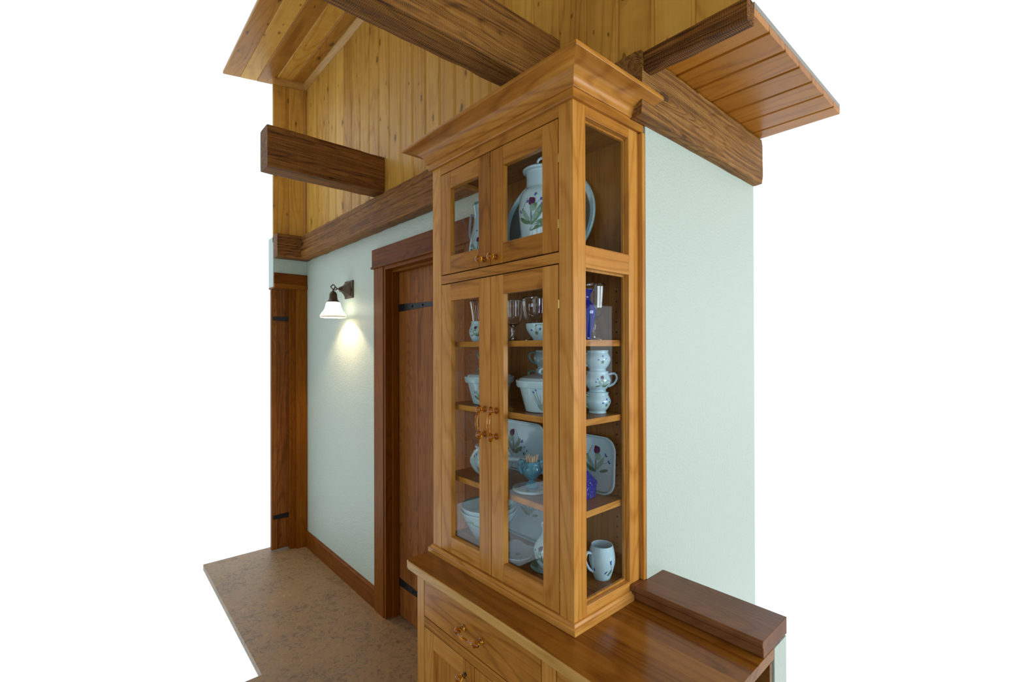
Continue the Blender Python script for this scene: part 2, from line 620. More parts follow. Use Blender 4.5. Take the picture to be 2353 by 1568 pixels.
ceiling2 = structure(finish((lambda b: (add_box(b, -.93, -.505, 1.325, 2.13, 2.475, 2.49), b)[1])(bmesh.new()), 'ceiling', M['plain']))
yb = 1.426 - .1235 - .04
edges = [1.2715, 1.3025, 1.426, 1.5495, 1.673, 1.7965, 1.92, 2.0435, 2.13]
for y0, y1 in zip(edges, edges[1:]):                          # planks of the lower ceiling
    w = y1 - y0
    c = .009
    bm = bmesh.new()
    prism(bm, [(-w / 2 + .002, .022), (-w / 2 + .002, c), (-w / 2 + c, 0), (w / 2 - .004, 0), (w / 2, .004), (w / 2, .022)], 'x', -.21, .21)
    finish(bm, 'ceiling_plank', wood('plank_low', 'x'), ceiling2, (-.715, (y0 + y1) / 2, 2.452))

# walls behind and beside the camera: what the cabinet glass mirrors
bm = bmesh.new()
add_box(bm, -4.0, 1.6, -2.4, -2.3, 0, .9)
add_box(bm, -4.0, 1.6, -2.4, -2.3, 2.2, 3.3)
for a, b in ((-4.0, -2.9), (-1.9, -1.5), (-.3, .2), (1.2, 1.6)):
    add_box(bm, a, b, -2.4, -2.3, .9, 2.2)
structure(finish(bm, 'wall_front', M['green']))
bm = bmesh.new()
add_box(bm, -4.02, -3.92, -2.3, -.62, 0, 4.8)
structure(finish(bm, 'wall_side', wood('door', 'z')))

bm = bmesh.new()                                              # the far room's window wall, seen only in the side glass
add_box(bm, 2.6, 2.7, 1.0, 6.5, 0, 1.0)
add_box(bm, 2.6, 2.7, 1.0, 6.5, 2.2, 3.2)
for a, b in ((1.0, 1.2), (2.8, 2.9), (4.5, 5.35), (6.0, 6.5)):
    add_box(bm, 2.6, 2.7, a, b, 1.0, 2.2)
structure(finish(bm, 'wall_far', wood('trim', 'z')))
bm = bmesh.new()
add_box(bm, 0, 2.7, 1.3, 6.5, 3.2, 3.24)
add_box(bm, -.5, 0, 1.3, 2.3, 3.2, 3.24)
finish(bm, 'ceiling_deck', wood('plank_low', 'x'), ceiling2)

# mouldings where the gable meets ceiling and end wall
def quarter(name, pts, axis, a0, a1, kind='cherry_pale'):
    bm = bmesh.new()
    prism(bm, pts, axis, a0, a1)
    return structure(finish(bm, name, wood(kind, axis)))
z = ceil_z(P)
quarter('trim_1', [(P - .004, z - .045), (P - .012, z - .045), (P - .034, z - .014), (P - .034, z - .001), (P - .004, z - .001)], 'x', XL, .6)
bm = bmesh.new()
za, zb_ = ceil_z(YE), ceil_z(P)
for (yy, zt) in ((YE, za), (P - .004, zb_)):
    pass
A = [bm.verts.new((XL + dx, YE, za + dz)) for dx, dz in ((.004, -.045), (.012, -.045), (.034, -.014), (.034, -.001), (.004, -.001))]
B = [bm.verts.new((XL + dx, P - .004, zb_ + dz)) for dx, dz in ((.004, -.045), (.012, -.045), (.034, -.014), (.034, -.001), (.004, -.001))]
for i in range(5):
    bm.faces.new((A[i], A[(i + 1) % 5], B[(i + 1) % 5], B[i]))
bm.faces.new(A); bm.faces.new(B)
structure(finish(bm, 'trim_2', wood('cherry_pale', 'y')))
quarter('trim_3', [(XL + .004, P - .004), (XL + .004, P - .022), (XL + .012, P - .022), (XL + .022, P - .012), (XL + .022, P - .004)], 'z', 2.43, z - .045, 'fir')

# ---------------------------------------------------------------- timbers
BF = 1.22
def beam(name, dims, label, kind='beam', axis='x', seed=1, amp=.0025, chamf=.004):
    o = finish(beam_mesh(*dims, amp=amp, seed=seed, chamf=chamf), name, wood(kind, axis), smooth='auto')
    return tag(o, label, 'beam')
beam('wall_plate_beam', (-3.80, -.93, BF, P - .002, 2.257, 2.435), 'long dark timber along the wall above the wall lamp and door', axis='x', seed=2)
beam('wall_plate_beam', (XL + .002, -3.80, YE, P - .002, 2.257, 2.435), 'short dark timber over the far door, on the end wall at the left', axis='y', seed=3)
beam('corner_beam', (-.932, -.782, BF, 2.13, 2.258, 2.452), 'rough lighter brown timber over the pale green wall right of the cabinet', 'beam_light', 'y', 4, .003, .007)
beam('header_beam', (-.780, XE - .03, BF + .006, 1.2705, 2.387, 2.446), 'shallow brown timber under the pine boards, over the opening at the right', 'beam', 'x', 5, .002, .003)
beam('tie_beam', (-2.68, -2.552, .66, P - .006, 2.475, 2.685), 'dark square timber ending on the pine gable left of the cabinet', 'beam', 'y', 6)
beam('tie_beam', (-1.28, -1.17, -.10, P - .006, 2.495, 2.698), 'big rough timber passing high over the cabinet crown to the pine gable', 'beam_mid', 'y', 8, .003, .005)

# ---------------------------------------------------------------- skirting, door casings, doors
bm = bmesh.new()
prism(bm, [(P, 0), (1.279, 0), (1.279, .112), (1.283, .122), (P, .122)], 'x', XL, -2.668)
structure(finish(bm, 'baseboard_back', wood('trim', 'x')))

t4 = holder('trim_4')
box('casing_leg', -2.666, -2.548, 1.274, P, 0, 2.042, wood('trim', 'z'), t4)
box('casing_leg', -1.732, -1.614, 1.274, P, 0, 2.042, wood('trim', 'z'), t4)
box('head_casing', -2.683, -1.597, 1.270, P, 2.052, 2.156, wood('trim', 'x'), t4)
box('head_fillet', -2.686, -1.594, 1.262, P, 2.041, 2.053, wood('trim', 'x'), t4, .003)
for x0, x1 in ((-2.545, -2.525), (-1.755, -1.735)):
    box('jamb', x0, x1, 1.278, 1.424, 0, 2.045, wood('trim', 'z'), t4)
box('jamb', -2.525, -1.755, 1.278, 1.424, 2.022, 2.045, wood('trim', 'x'), t4)
box('door_stop', -2.526, -2.512, 1.318, 1.356, 0, 2.022, wood('trim', 'z'), t4)
box('door_stop', -1.768, -1.754, 1.318, 1.356, 0, 2.022, wood('trim', 'z'), t4)
box('door_stop', -2.512, -1.768, 1.318, 1.356, 2.008, 2.022, wood('trim', 'x'), t4)

def plank_x(name, x0, x1, y, z0, z1, th, parent, kind='door'):
    w = x1 - x0
    c = .0015
    bm = bmesh.new()
    prism(bm, [(-w / 2, th), (-w / 2, c), (-w / 2 + c, 0), (w / 2 - c, 0), (w / 2, c), (w / 2, th)], 'z', z0, z1)
    return finish(bm, name, wood(kind, 'z'), parent, ((x0 + x1) / 2, y, 0))

d1 = holder('door_1')
for x0, x1 in ((-2.520, -2.299), (-2.299, -2.08), (-2.08, -1.862), (-1.862, -1.757)):
    plank_x('plank', x0, x1, 1.360, .008, 2.018, .036, d1)
def strap(zc, parent, x0=-2.515, y=1.360, ln=.44):
    bm = bmesh.new()
    prism(bm, [(x0, zc + .022), (x0 + ln * .9, zc + .010), (x0 + ln, zc), (x0 + ln * .9, zc - .010), (x0, zc - .022)], 'y', y - .004, y + .001)
    o = finish(bm, 'strap_hinge', M['iron'], parent, bevel=.001)
    for dx in (.06, .16, .27):
        b2 = bmesh.new()
        lathe(b2, [(0, .006), (.004, .0045), (.007, 0), (0, 0)], 10)
        n = finish(b2, 'nail', M['iron'], o, (x0 + dx, y - .004, zc), smooth=True)
        n.rotation_euler = (PI / 2, 0, 0)
strap(1.803, d1)
strap(.199, d1)

t5 = holder('trim_5')
box('casing_leg', XL, XL + .022, 1.214, 1.293, 0, 2.032, wood('trim', 'z'), t5)
box('head_casing', XL, XL + .026, YE, 1.293, 2.068, 2.147, wood('trim', 'y'), t5)
box('head_fillet', XL, XL + .034, YE, 1.293, 2.032, 2.066, wood('trim', 'y'), t5)
box('jamb', XL - .12, XL, 1.186, 1.2165, 0, 2.04, wood('trim', 'z'), t5)
box('door_stop', XL - .042, XL - .012, 1.172, 1.187, 0, 2.03, wood('trim', 'z'), t5)
box('jamb', XL - .12, XL - .001, YE, 1.186, 2.028, 2.042, wood('trim', 'y'), t5)
d2 = holder('door_2')
for y0, y1 in ((1.09, 1.1865), (YE, 1.09)):
    bm = bmesh.new()
    w = y1 - y0
    prism(bm, [(-.034, -w / 2), (-.003, -w / 2), (0, -w / 2 + .003), (0, w / 2 - .003), (-.003, w / 2), (-.034, w / 2)], 'z', .01, 2.026)
    finish(bm, 'plank', wood('door', 'z'), d2, (XL - .046, (y0 + y1) / 2, 0))
for zc in (1.80, .262):
    bm = bmesh.new()
    prism(bm, [(1.176, zc - .02), (1.176, zc + .02), (YE + .01, zc + .014), (YE + .01, zc - .014)], 'x', XL - .046, XL - .041)
    finish(bm, 'strap_hinge', M['iron'], d2, bevel=.001)

# ---------------------------------------------------------------- wall lamp
def sconce():
    cx, cz = -3.063, 1.957
    t = thing('wall_lamp', 'lit bronze wall lamp with white bell glass shade on the green wall', 'lamp', (cx, P, cz))
    bm = bmesh.new()                                          # back plate, then a square trumpet arm
    secs = [(.000, .063, .058), (-.009, .063, .058), (-.012, .057, .052), (-.014, .050, .048), (-.022, .040, .042), (-.034, .028, .030), (-.050, .019, .019), (-.064, .016, .015), (-.068, .0155, .0145)]
    rows = []
    for y, hx, hz in secs:
        rows.append([bm.verts.new((sx * hx, y, sz * hz)) for sx, sz in ((-1, -1), (1, -1), (1, 1), (-1, 1))])
    for a, b in zip(rows, rows[1:]):
        for k in range(4):
            bm.faces.new((a[k], a[(k + 1) % 4], b[(k + 1) % 4], b[k]))
    bm.faces.new(rows[0]); bm.faces.new(rows[-1])
    br = finish(bm, 'bracket', M['bronze'], t, smooth='auto', bevel=.0015)
    for sz in (-.046, .046):
        b2 = bmesh.new()
        lathe(b2, [(0, .003), (.004, .002), (.005, 0), (0, 0)], 10)
        s = finish(b2, 'screw', M['bronze'], br, (0, -.0125, sz), smooth=True)
        s.rotation_euler = (PI / 2, 0, 0)
    bm = bmesh.new()                                          # arm knuckle and the diamond link
    lathe(bm, [(0, -.068), (.008, -.070), (.008, -.074), (.004, -.076), (.004, -.083), (.0065, -.086), (.0065, -.090), (0, -.092)], 14)
    for v in bm.verts:
        v.co = Vector((v.co.x, v.co.z, v.co.y))
    tube(bm, [(0, -.088, .004), (0, -.099, .010), (0, -.108, -.002), (0, -.100, -.010), (0, -.090, -.006)], .003, 8, side=(1, 0, 0))
    finish(bm, 'knuckle', M['bronze'], t, smooth=True)
    y0 = -.111
    bm = bmesh.new()
    dm = [(0, y0, .026), (.0, y0 - .017, .010), (0, y0, -.008), (0, y0 + .017, .010), (0, y0, .026)]
    for a, b in zip(dm, dm[1:]):
        tube(bm, [a, b], .0034, 8, side=(1, 0, 0))
    lathe(bm, [(0, -.008), (.006, -.010), (.006, -.016), (.008, -.02), (0, -.022)], 14, c=(0, y0, 0))
    finish(bm, 'link', M['bronze'], t, smooth='auto')
    bm = bmesh.new()
    lathe(bm, [(0, -.019), (.012, -.020), (.019, -.027), (.0235, -.038), (.025, -.055), (.027, -.072), (.033, -.081), (.040, -.086), (.040, -.090), (.030, -.090), (.022, -.070), (0, -.04)], 36, c=(0, y0, 0))
    finish(bm, 'socket_cup', M['bronze'], t, smooth=True)
    bm = bmesh.new()
    pr = [(.034, -.088), (.040, -.092), (.044, -.100), (.048, -.118), (.053, -.134), (.060, -.146), (.067, -.154), (.074, -.164), (.0815, -.178), (.084, -.186), (.082, -.190)]
    inner = [(r - .004, z_ + .001) for r, z_ in reversed(pr)]
    lathe(bm, pr + inner, 48, c=(0, y0, 0))
    finish(bm, 'glass_shade', M['shade'], t, smooth=True)
    bm = bmesh.new()
    lathe(bm, [(0, -.088), (.009, -.090), (.012, -.097), (.012, -.103), (.007, -.109), (0, -.111)], 20, c=(0, y0, 0))
    finish(bm, 'bulb', M['bulb'], t, smooth=True)
    ld = bpy.data.lights.new('lamp_light', 'POINT')
    ld.energy = 13.0
    ld.color = (1, .72, .44)
    ld.shadow_soft_size = .012
    lo = bpy.data.objects.new('lamp_light', ld)
    COL.objects.link(lo)
    lo.parent = t
    lo.location = (0, y0, -.126)
sconce()

# ---------------------------------------------------------------- counter, ledge, base cabinet
ct = thing('countertop', 'long polished cherry counter top the glazed cabinet stands on', 'countertop', (-1.0, .857, .771))
front = [(-1.540, .872), (-1.534, .859), (-1.520, .8545), (-1.44, .8535), (-1.30, .8565), (-1.1, .858), (-.85, .857), (-.62, .853), (XE, .85)]
def top_piece(name, pts, z0, z1, kind, bev):
    bm = bmesh.new()
    prism(bm, [(px + 1.0, py - .857) for px, py in pts], 'z', z0 - .771, z1 - .771)
    return finish(bm, name, wood(kind, 'x'), ct, bevel=bev, seg=3)
top_piece('edge_band', front + [(XE, .862), (-1.528, .866), (-1.533, .876)], .771, .7993, 'sap', .003)
top_piece('stave', [(-1.5395, .874), (-1.532, .8615)] + [(px, py + .0045) for px, py in front[2:]] + [(XE, .952), (-1.5395, .952)], .772, .80, 'cherry_top', .0006)
for y0, y1 in ((.952, 1.038), (1.038, 1.110), (1.110, 1.205), (1.205, 1.298)):
    top_piece('stave', [(-1.5395, y0), (XE, y0), (XE, y1), (-1.5395, y1)], .772, .80, 'cherry_top', .0004)

bm = bmesh.new()
prism(bm, [(1.293, .801), (1.234, .801), (1.231, .806), (1.231, .825), (1.226, .831), (1.226, .840), (1.231, .845), (1.293, .845)], 'x', -.834, XR)
prism(bm, [(1.39, .801), (1.234, .801), (1.231, .806), (1.231, .825), (1.226, .831), (1.226, .840), (1.231, .845), (1.39, .845)], 'x', XR + .0005, XE)
lg = finish(bm, 'ledge', wood('ledge', 'x'), bevel=.0015)
tag(lg, 'dark red-brown wooden ledge on the low wall behind the counter at the right', 'ledge')

def amber_pull(name, parent, loc, axis='z', span=.080):
    """turned amber glass pull: two posts with knobs and a bowed bar; points out along -y"""
    bm = bmesh.new()
    h = span / 2
    for s in (-1, 1):
        b0 = len(bm.verts)
        pr = [(0, 0), (.0085, 0), (.0105, .002), (.0105, .005), (.0075, .008), (.0055, .013), (.0055, .017), (.007, .019)]
        lathe(bm, pr + [(0, .0195)], 8)
        bm.verts.ensure_lookup_table()
        for v in bm.verts[b0:]:
            v.co = Vector((v.co.x, -v.co.z, s * h + v.co.y))
        b0 = len(bm.verts)
        lathe(bm, [(0, -.012), (.006, -.011), (.0095, -.006), (.0115, 0), (.0105, .005), (.0070, .010), (.004, .0135), (0, .016)], 8)
        bm.verts.ensure_lookup_table()
        for v in bm.verts[b0:]:
            v.co = Vector((v.co.x, v.co.y - .026, s * (v.co.z + h)))
    pts = spline([(0, -.027, -h + .008), (0, -.034, -h * .5), (0, -.0365, 0), (0, -.034, h * .5), (0, -.027, h - .008)], 4)
    tube(bm, pts, .0048, 8, side=(1, 0, 0))
    if axis == 'x':
        for v in bm.verts:
            v.co = Vector((v.co.z, v.co.y, -v.co.x))
    return finish(bm, name, M['amber'], parent, loc, smooth='auto')

def amber_knob(name, parent, loc):
    bm = bmesh.new()
    lathe(bm, [(0, 0), (.008, 0), (.0095, .002), (.0095, .006), (.0065, .009), (.0055, .013), (.0065, .016), (.0105, .020), (.0125, .026), (.0115, .032), (.0075, .036), (0, .038)], 8)
    for v in bm.verts:
        v.co = Vector((v.co.x, -v.co.z, v.co.y))
    return finish(bm, name, M['amber'], parent, loc, smooth='auto')

YB = .885
bc = thing('base_cabinet', 'long cherry base cabinet with drawers under the wooden counter top', 'cabinet', (-1.0, YB, 0))
O = (-1.0, YB, 0)
box('side_panel', -1.505, -1.485, YB + .02, 1.29, 0, .771, wood('cherry', 'z'), bc, off=O)
box('stile', -1.505, -1.460, YB, YB + .02, 0, .771, wood('cherry', 'z'), bc, off=O)
box('stile', -.876, -.825, YB, YB + .02, 0, .771, wood('cherry', 'z'), bc, off=O)
for x0, x1 in ((-1.46, -.876), (-.825, XE)):
    box('rail', x0, x1, YB, YB + .02, .584, .616, wood('cherry', 'x'), bc, off=O)
    box('rail', x0, x1, YB, YB + .02, .0, .10, wood('cherry', 'x'), bc, off=O)
    box('rail', x0, x1, YB, YB + .02, .768, .771, wood('cherry', 'x'), bc, off=O)
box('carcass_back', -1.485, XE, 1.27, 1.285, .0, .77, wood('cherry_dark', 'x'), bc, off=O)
for x0, x1, hx in ((-1.457, -.879, -1.172), (-.822, XE, None)):
    d = box('drawer', x0, x1, YB, YB + .02, .619, .766, wood('cherry', 'x'), bc, .002, O)
    if hx:
        amber_pull('pull_handle', d, (hx - (x0 + x1) / 2, -.0105, .683 - .6925), 'x', .092)
for x0, x1, kx in ((-1.457, -1.170, -1.213), (-1.166, -.879, -1.123), (-.822, XE, None)):
    cxd = (x0 + x1) / 2
    d = bpy.data.objects.new('cabinet_door', None)
    COL.objects.link(d)
    d.parent = bc
    d.location = Vector((cxd, YB, .342)) - Vector(O)
    OO = (cxd, YB, .342)
    sw = .057
    box('door_stile', x0, x0 + sw, YB, YB + .02, .103, .581, wood('cherry', 'z'), d, off=OO)
    box('door_stile', x1 - sw, x1, YB, YB + .02, .103, .581, wood('cherry', 'z'), d, off=OO)
    box('door_rail', x0 + sw, x1 - sw, YB, YB + .02, .524, .581, wood('cherry', 'x'), d, off=OO)
    box('door_rail', x0 + sw, x1 - sw, YB, YB + .02, .103, .16, wood('cherry', 'x'), d, off=OO)
    box('door_panel', x0 + sw, x1 - sw, YB + .009, YB + .016, .16, .524, wood('cherry', 'z'), d, off=OO)
    if kx:
        amber_knob('knob', d, (kx - cxd, 0, .536 - .342))

# ---------------------------------------------------------------- glazed display cabinet
X0, X1, Y0, Y1 = -1.531, -.836, .970, 1.279
ZB, ZT = .80, 2.240
O = Vector(((X0 + X1) / 2, (Y0 + Y1) / 2, ZB))
dc = thing('display_cabinet', 'tall cherry cabinet with glass doors and glass sides full of crockery', 'cabinet', O)
# front frame
box('front_stile', X0, -1.477, Y0, Y0 + .02, ZB, ZT, wood('cherry', 'z'), dc, off=O)
box('front_stile', -.888, X1, Y0, Y0 + .02, ZB, ZT, wood('cherry', 'z'), dc, off=O)
box('front_rail', -1.477, -.888, Y0, Y0 + .02, 2.206, ZT, wood('cherry', 'x'), dc, off=O)
box('front_rail', -1.477, -.888, Y0, Y0 + .02, 1.801, 1.831, wood('cherry', 'x'), dc, off=O)
box('front_rail', -1.477, -.888, Y0, Y0 + .02, ZB, .826, wood('cherry', 'x'), dc, off=O)
# the two glazed sides
for xa, xb, xg in ((X1 - .02, X1, X1 - .014), (X0, X0 + .02, X0 + .010)):
    box('side_stile', xa, xb, Y0 + .02, 1.023, ZB, ZT, wood('cherry', 'z'), dc, off=O)
    box('side_stile', xa, xb, 1.228, Y1, ZB, ZT, wood('cherry', 'z'), dc, off=O)
    for z0, z1 in ((2.206, ZT), (1.788, 1.849), (ZB, .853)):
        box('side_rail', xa, xb, 1.023, 1.228, z0, z1, wood('cherry', 'y'), dc, off=O)
    for z0, z1 in ((1.849, 2.206), (.853, 1.788)):
        box('side_glass', xg, xg + .003, 1.020, 1.231, z0 - .003, z1 + .003, M['pane'], dc, 0, off=O)
        xi0, xi1 = (xa - .004, xa + .004) if xa > -1 else (xb - .004, xb + .004)
        bm = bmesh.new()                                      # glazing bead inside the frame
        for (ya, yb2, za2, zb2) in ((1.023, 1.029, z0, z1), (1.222, 1.228, z0, z1), (1.029, 1.222, z0, z0 + .006), (1.029, 1.222, z1 - .006, z1)):
            add_box(bm, xi0 - O.x, xi1 - O.x, ya - O.y, yb2 - O.y, za2 - O.z, zb2 - O.z)
        b_ = finish(bm, 'glazing_bead', wood('cherry', 'z'), dc)
        b_['kind'] = 'stuff'
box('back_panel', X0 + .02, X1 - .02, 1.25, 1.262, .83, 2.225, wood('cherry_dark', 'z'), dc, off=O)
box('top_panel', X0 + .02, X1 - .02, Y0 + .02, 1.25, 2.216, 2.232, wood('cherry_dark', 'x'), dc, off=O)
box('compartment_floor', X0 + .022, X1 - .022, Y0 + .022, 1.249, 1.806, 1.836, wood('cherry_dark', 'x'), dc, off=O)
box('cabinet_floor', X0 + .03, -.868, 1.008, 1.249, .832, .851, wood('cherry_dark', 'x'), dc, off=O)
SHELF = (1.589, 1.360, 1.097)
for zs in SHELF:
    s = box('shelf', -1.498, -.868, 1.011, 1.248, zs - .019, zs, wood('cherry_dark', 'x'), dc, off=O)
    cxs = (-1.498 - .868) / 2
    box('shelf_edge', -1.498, -.868, 1.008, 1.012, zs - .019, zs, wood('cherry', 'x'), s, off=(cxs, 1.1295, zs - .0095))
    box('shelf_edge', -.869, -.866, 1.012, 1.247, zs - .019, zs, wood('cherry', 'y'), s, off=(cxs, 1.1295, zs - .0095))
bm = bmesh.new()                                              # shelf-pin holes in the back panel
for xh in (-.898, -1.468):
    zz_ = .90
    while zz_ < 1.76:
        b0 = len(bm.verts)
        lathe(bm, [(0, .0006), (.0032, .0006), (.0032, 0)], 10)
        bm.verts.ensure_lookup_table()
        for v in bm.verts[b0:]:
            v.co = Vector((v.co.x + xh - O.x, 1.25 - v.co.z - O.y, v.co.y + zz_ - O.z))
        zz_ += .0325
ph = finish(bm, 'shelf_pin_holes', M['dark'], dc)
ph['kind'] = 'stuff'
box('scribe_strip', -.838, -.8203, Y1, P - .001, .846, 2.234, wood('cherry', 'z'), dc, off=O)

def moulding(name, prof, kind, yend_l, yend_r, x0=X0, x1=X1, y0=Y0):
    """profile (projection, z) mitred round the front and both sides"""
    bm = bmesh.new()
    A, B, C, D = [], [], [], []
    for p, z_ in prof:
        A.append(bm.verts.new((x0 - p - O.x, yend_l - O.y, z_ - O.z)))
        B.append(bm.verts.new((x0 - p - O.x, y0 - p - O.y, z_ - O.z)))
        C.append(bm.verts.new((x1 + p - O.x, y0 - p - O.y, z_ - O.z)))
        D.append(bm.verts.new((x1 + p - O.x, yend_r - O.y, z_ - O.z)))
    n = len(prof)
    for i in range(n):
        j = (i + 1) % n
        for S, T in ((A, B), (B, C), (C, D)):
            f = bm.faces.new((S[i], S[j], T[j], T[i]))
            f.material_index = 0 if (S is B) else 1
    f = bm.faces.new(A); f.material_index = 1
    f = bm.faces.new(D); f.material_index = 1
    return finish(bm, name, [wood(kind, 'x'), wood(kind, 'y')], dc, smooth='auto')

moulding('frieze_moulding', [(-.01, 2.236), (.010, 2.236), (.0125, 2.2385), (.0125, 2.259), (-.01, 2.259)], 'cherry', 1.275, 1.290)
cove = [(-.01, 2.259), (.015, 2.259), (.0175, 2.2595)]
for k in range(0, 13):
    a = k / 12 * PI / 2
    cove.append((.0185 + .0625 * (1 - math.cos(a)) ** 1.0, 2.262 + .046 * math.sin(a)))
cove += [(.0845, 2.3085), (.0855, 2.310), (.0855, 2.319), (.0845, 2.3205), (-.01, 2.3205)]
moulding('crown_moulding', cove, 'cherry', 1.216, 1.286)
moulding('base_moulding', [(-.005, .8005), (.0145, .8005), (.0145, .815), (.0125, .8175), (.0085, .8185), (.006, .822), (.005, .8265), (-.005, .828)], 'cherry', 1.279, 1.229)

def glazed_door(x0, x1, z0, z1, left, tall):
    cx, cz = (x0 + x1) / 2, (z0 + z1) / 2
    d = bpy.data.objects.new('glass_door', None)
    COL.objects.link(d)
    d.parent = dc
    C0 = Vector((cx, Y0, cz))
    d.location = C0 - O
    so, sm = .0605, .0605
    a, b = x0 + so, x1 - sm
    top = z1 - .0605
    bot = z0 + (.058 if tall else .063)
    ya, yb = Y0 - .0005, Y0 + .0195
    kd = 'cherry' if tall else 'cherry_figured_shaded'  # upper doors: figured grain, crown shade painted into the tone
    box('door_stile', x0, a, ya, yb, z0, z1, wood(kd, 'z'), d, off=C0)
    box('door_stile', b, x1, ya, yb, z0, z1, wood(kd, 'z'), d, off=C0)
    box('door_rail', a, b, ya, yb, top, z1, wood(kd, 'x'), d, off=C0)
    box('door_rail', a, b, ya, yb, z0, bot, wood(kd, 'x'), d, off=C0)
    box('glass_pane', a - .003, b + .003, Y0 + .012, Y0 + .015, bot - .003, top + .003, M['pane'], d, 0, off=C0)
    return d, C0
xm = -1.1865
for zlo, zhi, tall in ((1.8348, 2.2022, 0), (.8295, 1.7972, 1)):
    for x0, x1, left in ((-1.4740, xm - .0015, 1), (xm + .0015, -.8910, 0)):
        d, C0 = glazed_door(x0, x1, zlo, zhi, left, tall)
        hx = -1.2165 if left else -1.1565
        if tall:
            h = amber_pull('pull_handle', d, Vector((hx, Y0, 1.325)) - C0, 'z', .082)
        else:
            h = amber_knob('knob', d, Vector((hx, Y0, 1.856)) - C0)
        if not left:
            for zh in ((zlo + .075), (zhi - .11)):
                b2 = bmesh.new()
                lathe(b2, [(0, -.012), (.002, -.012), (.002, .012), (0, .012)], 8)
                finish(b2, 'hinge_pin', M['brass'], d, Vector((-.8893, Y0 + .0005, zh)) - C0, smooth='auto')

# ---------------------------------------------------------------- crockery
PAINT = [M['leaf'], M['leaf2'], M['purple'], M['berry'], M['bell'], M['stem']]
def blob(bm, fn, u, v, a, b, ang, mi, seg=12):
    ca, sa = math.cos(ang), math.sin(ang)
    c0 = bm.verts.new(fn(u, v))
    prev = None
    for q in (.5, 1.0):
        ring = []
        for k in range(seg):
            t = 2 * PI * k / seg
            x_, y_ = a * q * math.cos(t), b * q * math.sin(t)
            ring.append(bm.verts.new(fn(u + x_ * ca - y_ * sa, v + x_ * sa + y_ * ca)))
        for k in range(seg):
            k2 = (k + 1) % seg
            f = (c0, ring[k], ring[k2]) if prev is None else (prev[k], ring[k], ring[k2], prev[k2])
            bm.faces.new(f).material_index = mi
        prev = ring

def thistle(bm, fn, u, v, s, flip=1):
    """a purple thistle with leaves, berries and bluebells; s is its height"""
    R = random.Random(int((u + v) * 9999) + 5)
    f = flip
    for du, dv, a, b, an, mi in (
            (-.22 * f, -.10, .30, .075, 2.2 if f > 0 else .94, 1), (-.30 * f, -.28, .26, .07, 2.6 if f > 0 else .54, 0),
            (.20 * f, -.14, .26, .07, .95 if f > 0 else 2.2, 1), (.02, -.20, .26, .03, 1.57, 5),
            (.10 * f, .10, .13, .12, 0, 1), (.06 * f, .30, .14, .12, .8, 2), (.0, .38, .07, .05, 1.2, 2),
            (.36 * f, -.34, .18, .05, .3, 0), (-.12 * f, -.36, .16, .06, 2.9, 0)):
        blob(bm, fn, u + du * s, v + dv * s, a * s, b * s, an, mi)
    for k in range(7):
        blob(bm, fn, u + (-.34 + .035 * k) * s * f, v + (.08 + .055 * k) * s, .022 * s, .016 * s, 0, 3, 6)
    for du, dv in ((.42, .18), (.55, -.02), (-.48, .05)):
        uu, vv = u + du * s * f, v + dv * s
        blob(bm, fn, uu, vv, .075 * s, .03 * s, -1.1 * f, 4, 8)
        blob(bm, fn, uu + .03 * s, vv - .02 * s, .05 * s, .02 * s, -.3, 4, 8)
        blob(bm, fn, (uu + u) / 2, (vv + v - .25 * s) / 2, math.hypot(uu - u, vv - v + .25 * s) / 2, .008 * s, math.atan2(vv - v + .25 * s, uu - u), 5, 8)

def bluebells(bm, fn, u, v, s):
    """a small tuft of grass with two bluebells"""
    for an, l in ((1.2, .3), (1.57, .36), (1.95, .3), (2.3, .22), (.85, .22)):
        blob(bm, fn, u + math.cos(an) * l * s * .5, v - .35 * s + math.sin(an) * l * s * .5, l * s * .5, .045 * s, an, 0 if l > .25 else 1, 8)
    for du, dv in ((.02, .42), (-.48, .05), (.36, .12)):
        blob(bm, fn, u + du * s, v + dv * s, .11 * s, .06 * s, 1.0 + du, 4, 8)
        blob(bm, fn, u + du * s + .05 * s, v + dv * s + .04 * s, .09 * s, .03 * s, -.5, 4, 8)
        blob(bm, fn, u + du * s * .5, v + dv * s * .5 - .1 * s, .24 * s, .010 * s, math.atan2(dv + .3, du if abs(du) > .01 else .01), 5, 8)

def grasses(bm, fn, u, v, s):
    """a spray of grasses with berries and bluebells"""
    for du, dv in ((-.42, .42), (-.3, .52), (-.1, .4), (.12, .45), (.35, .25), (-.46, .2), (.28, .05)):
        L_ = math.hypot(du, dv + .5)
        blob(bm, fn, u + du * s * .5, v + (dv - .5) * s * .5, L_ * s * .5, .010 * s, math.atan2(dv + .5, du), 5, 8)
    for k in range(8):
        blob(bm, fn, u + (-.40 + .045 * k) * s, v + (.30 - .085 * k) * s, .024 * s, .016 * s, -.9, 3, 6)
        blob(bm, fn, u + (-.26 + .03 * k) * s, v + (.36 - .075 * k) * s, .020 * s, .014 * s, -.9, 3, 6)
        blob(bm, fn, u + (.40 - .035 * k) * s, v + (.16 - .07 * k) * s, .06 * s, .010 * s, .6, 5, 6)
    for k in range(4):
        blob(bm, fn, u + (.13 - .02 * k) * s, v + (.36 - .10 * k) * s, .02 * s, .016 * s, 0, 3, 6)
    for an in (1.2, 1.57, 1.9, 2.25, .9):
        blob(bm, fn, u + math.cos(an) * .17 * s, v + (-.5 + math.sin(an) * .17) * s, .18 * s, .03 * s, an, 1, 8)
    for du, dv in ((-.44, .44), (-.31, .55), (.36, .28)):
        blob(bm, fn, u + du * s, v + dv * s, .075 * s, .035 * s, -1.0, 4, 8)

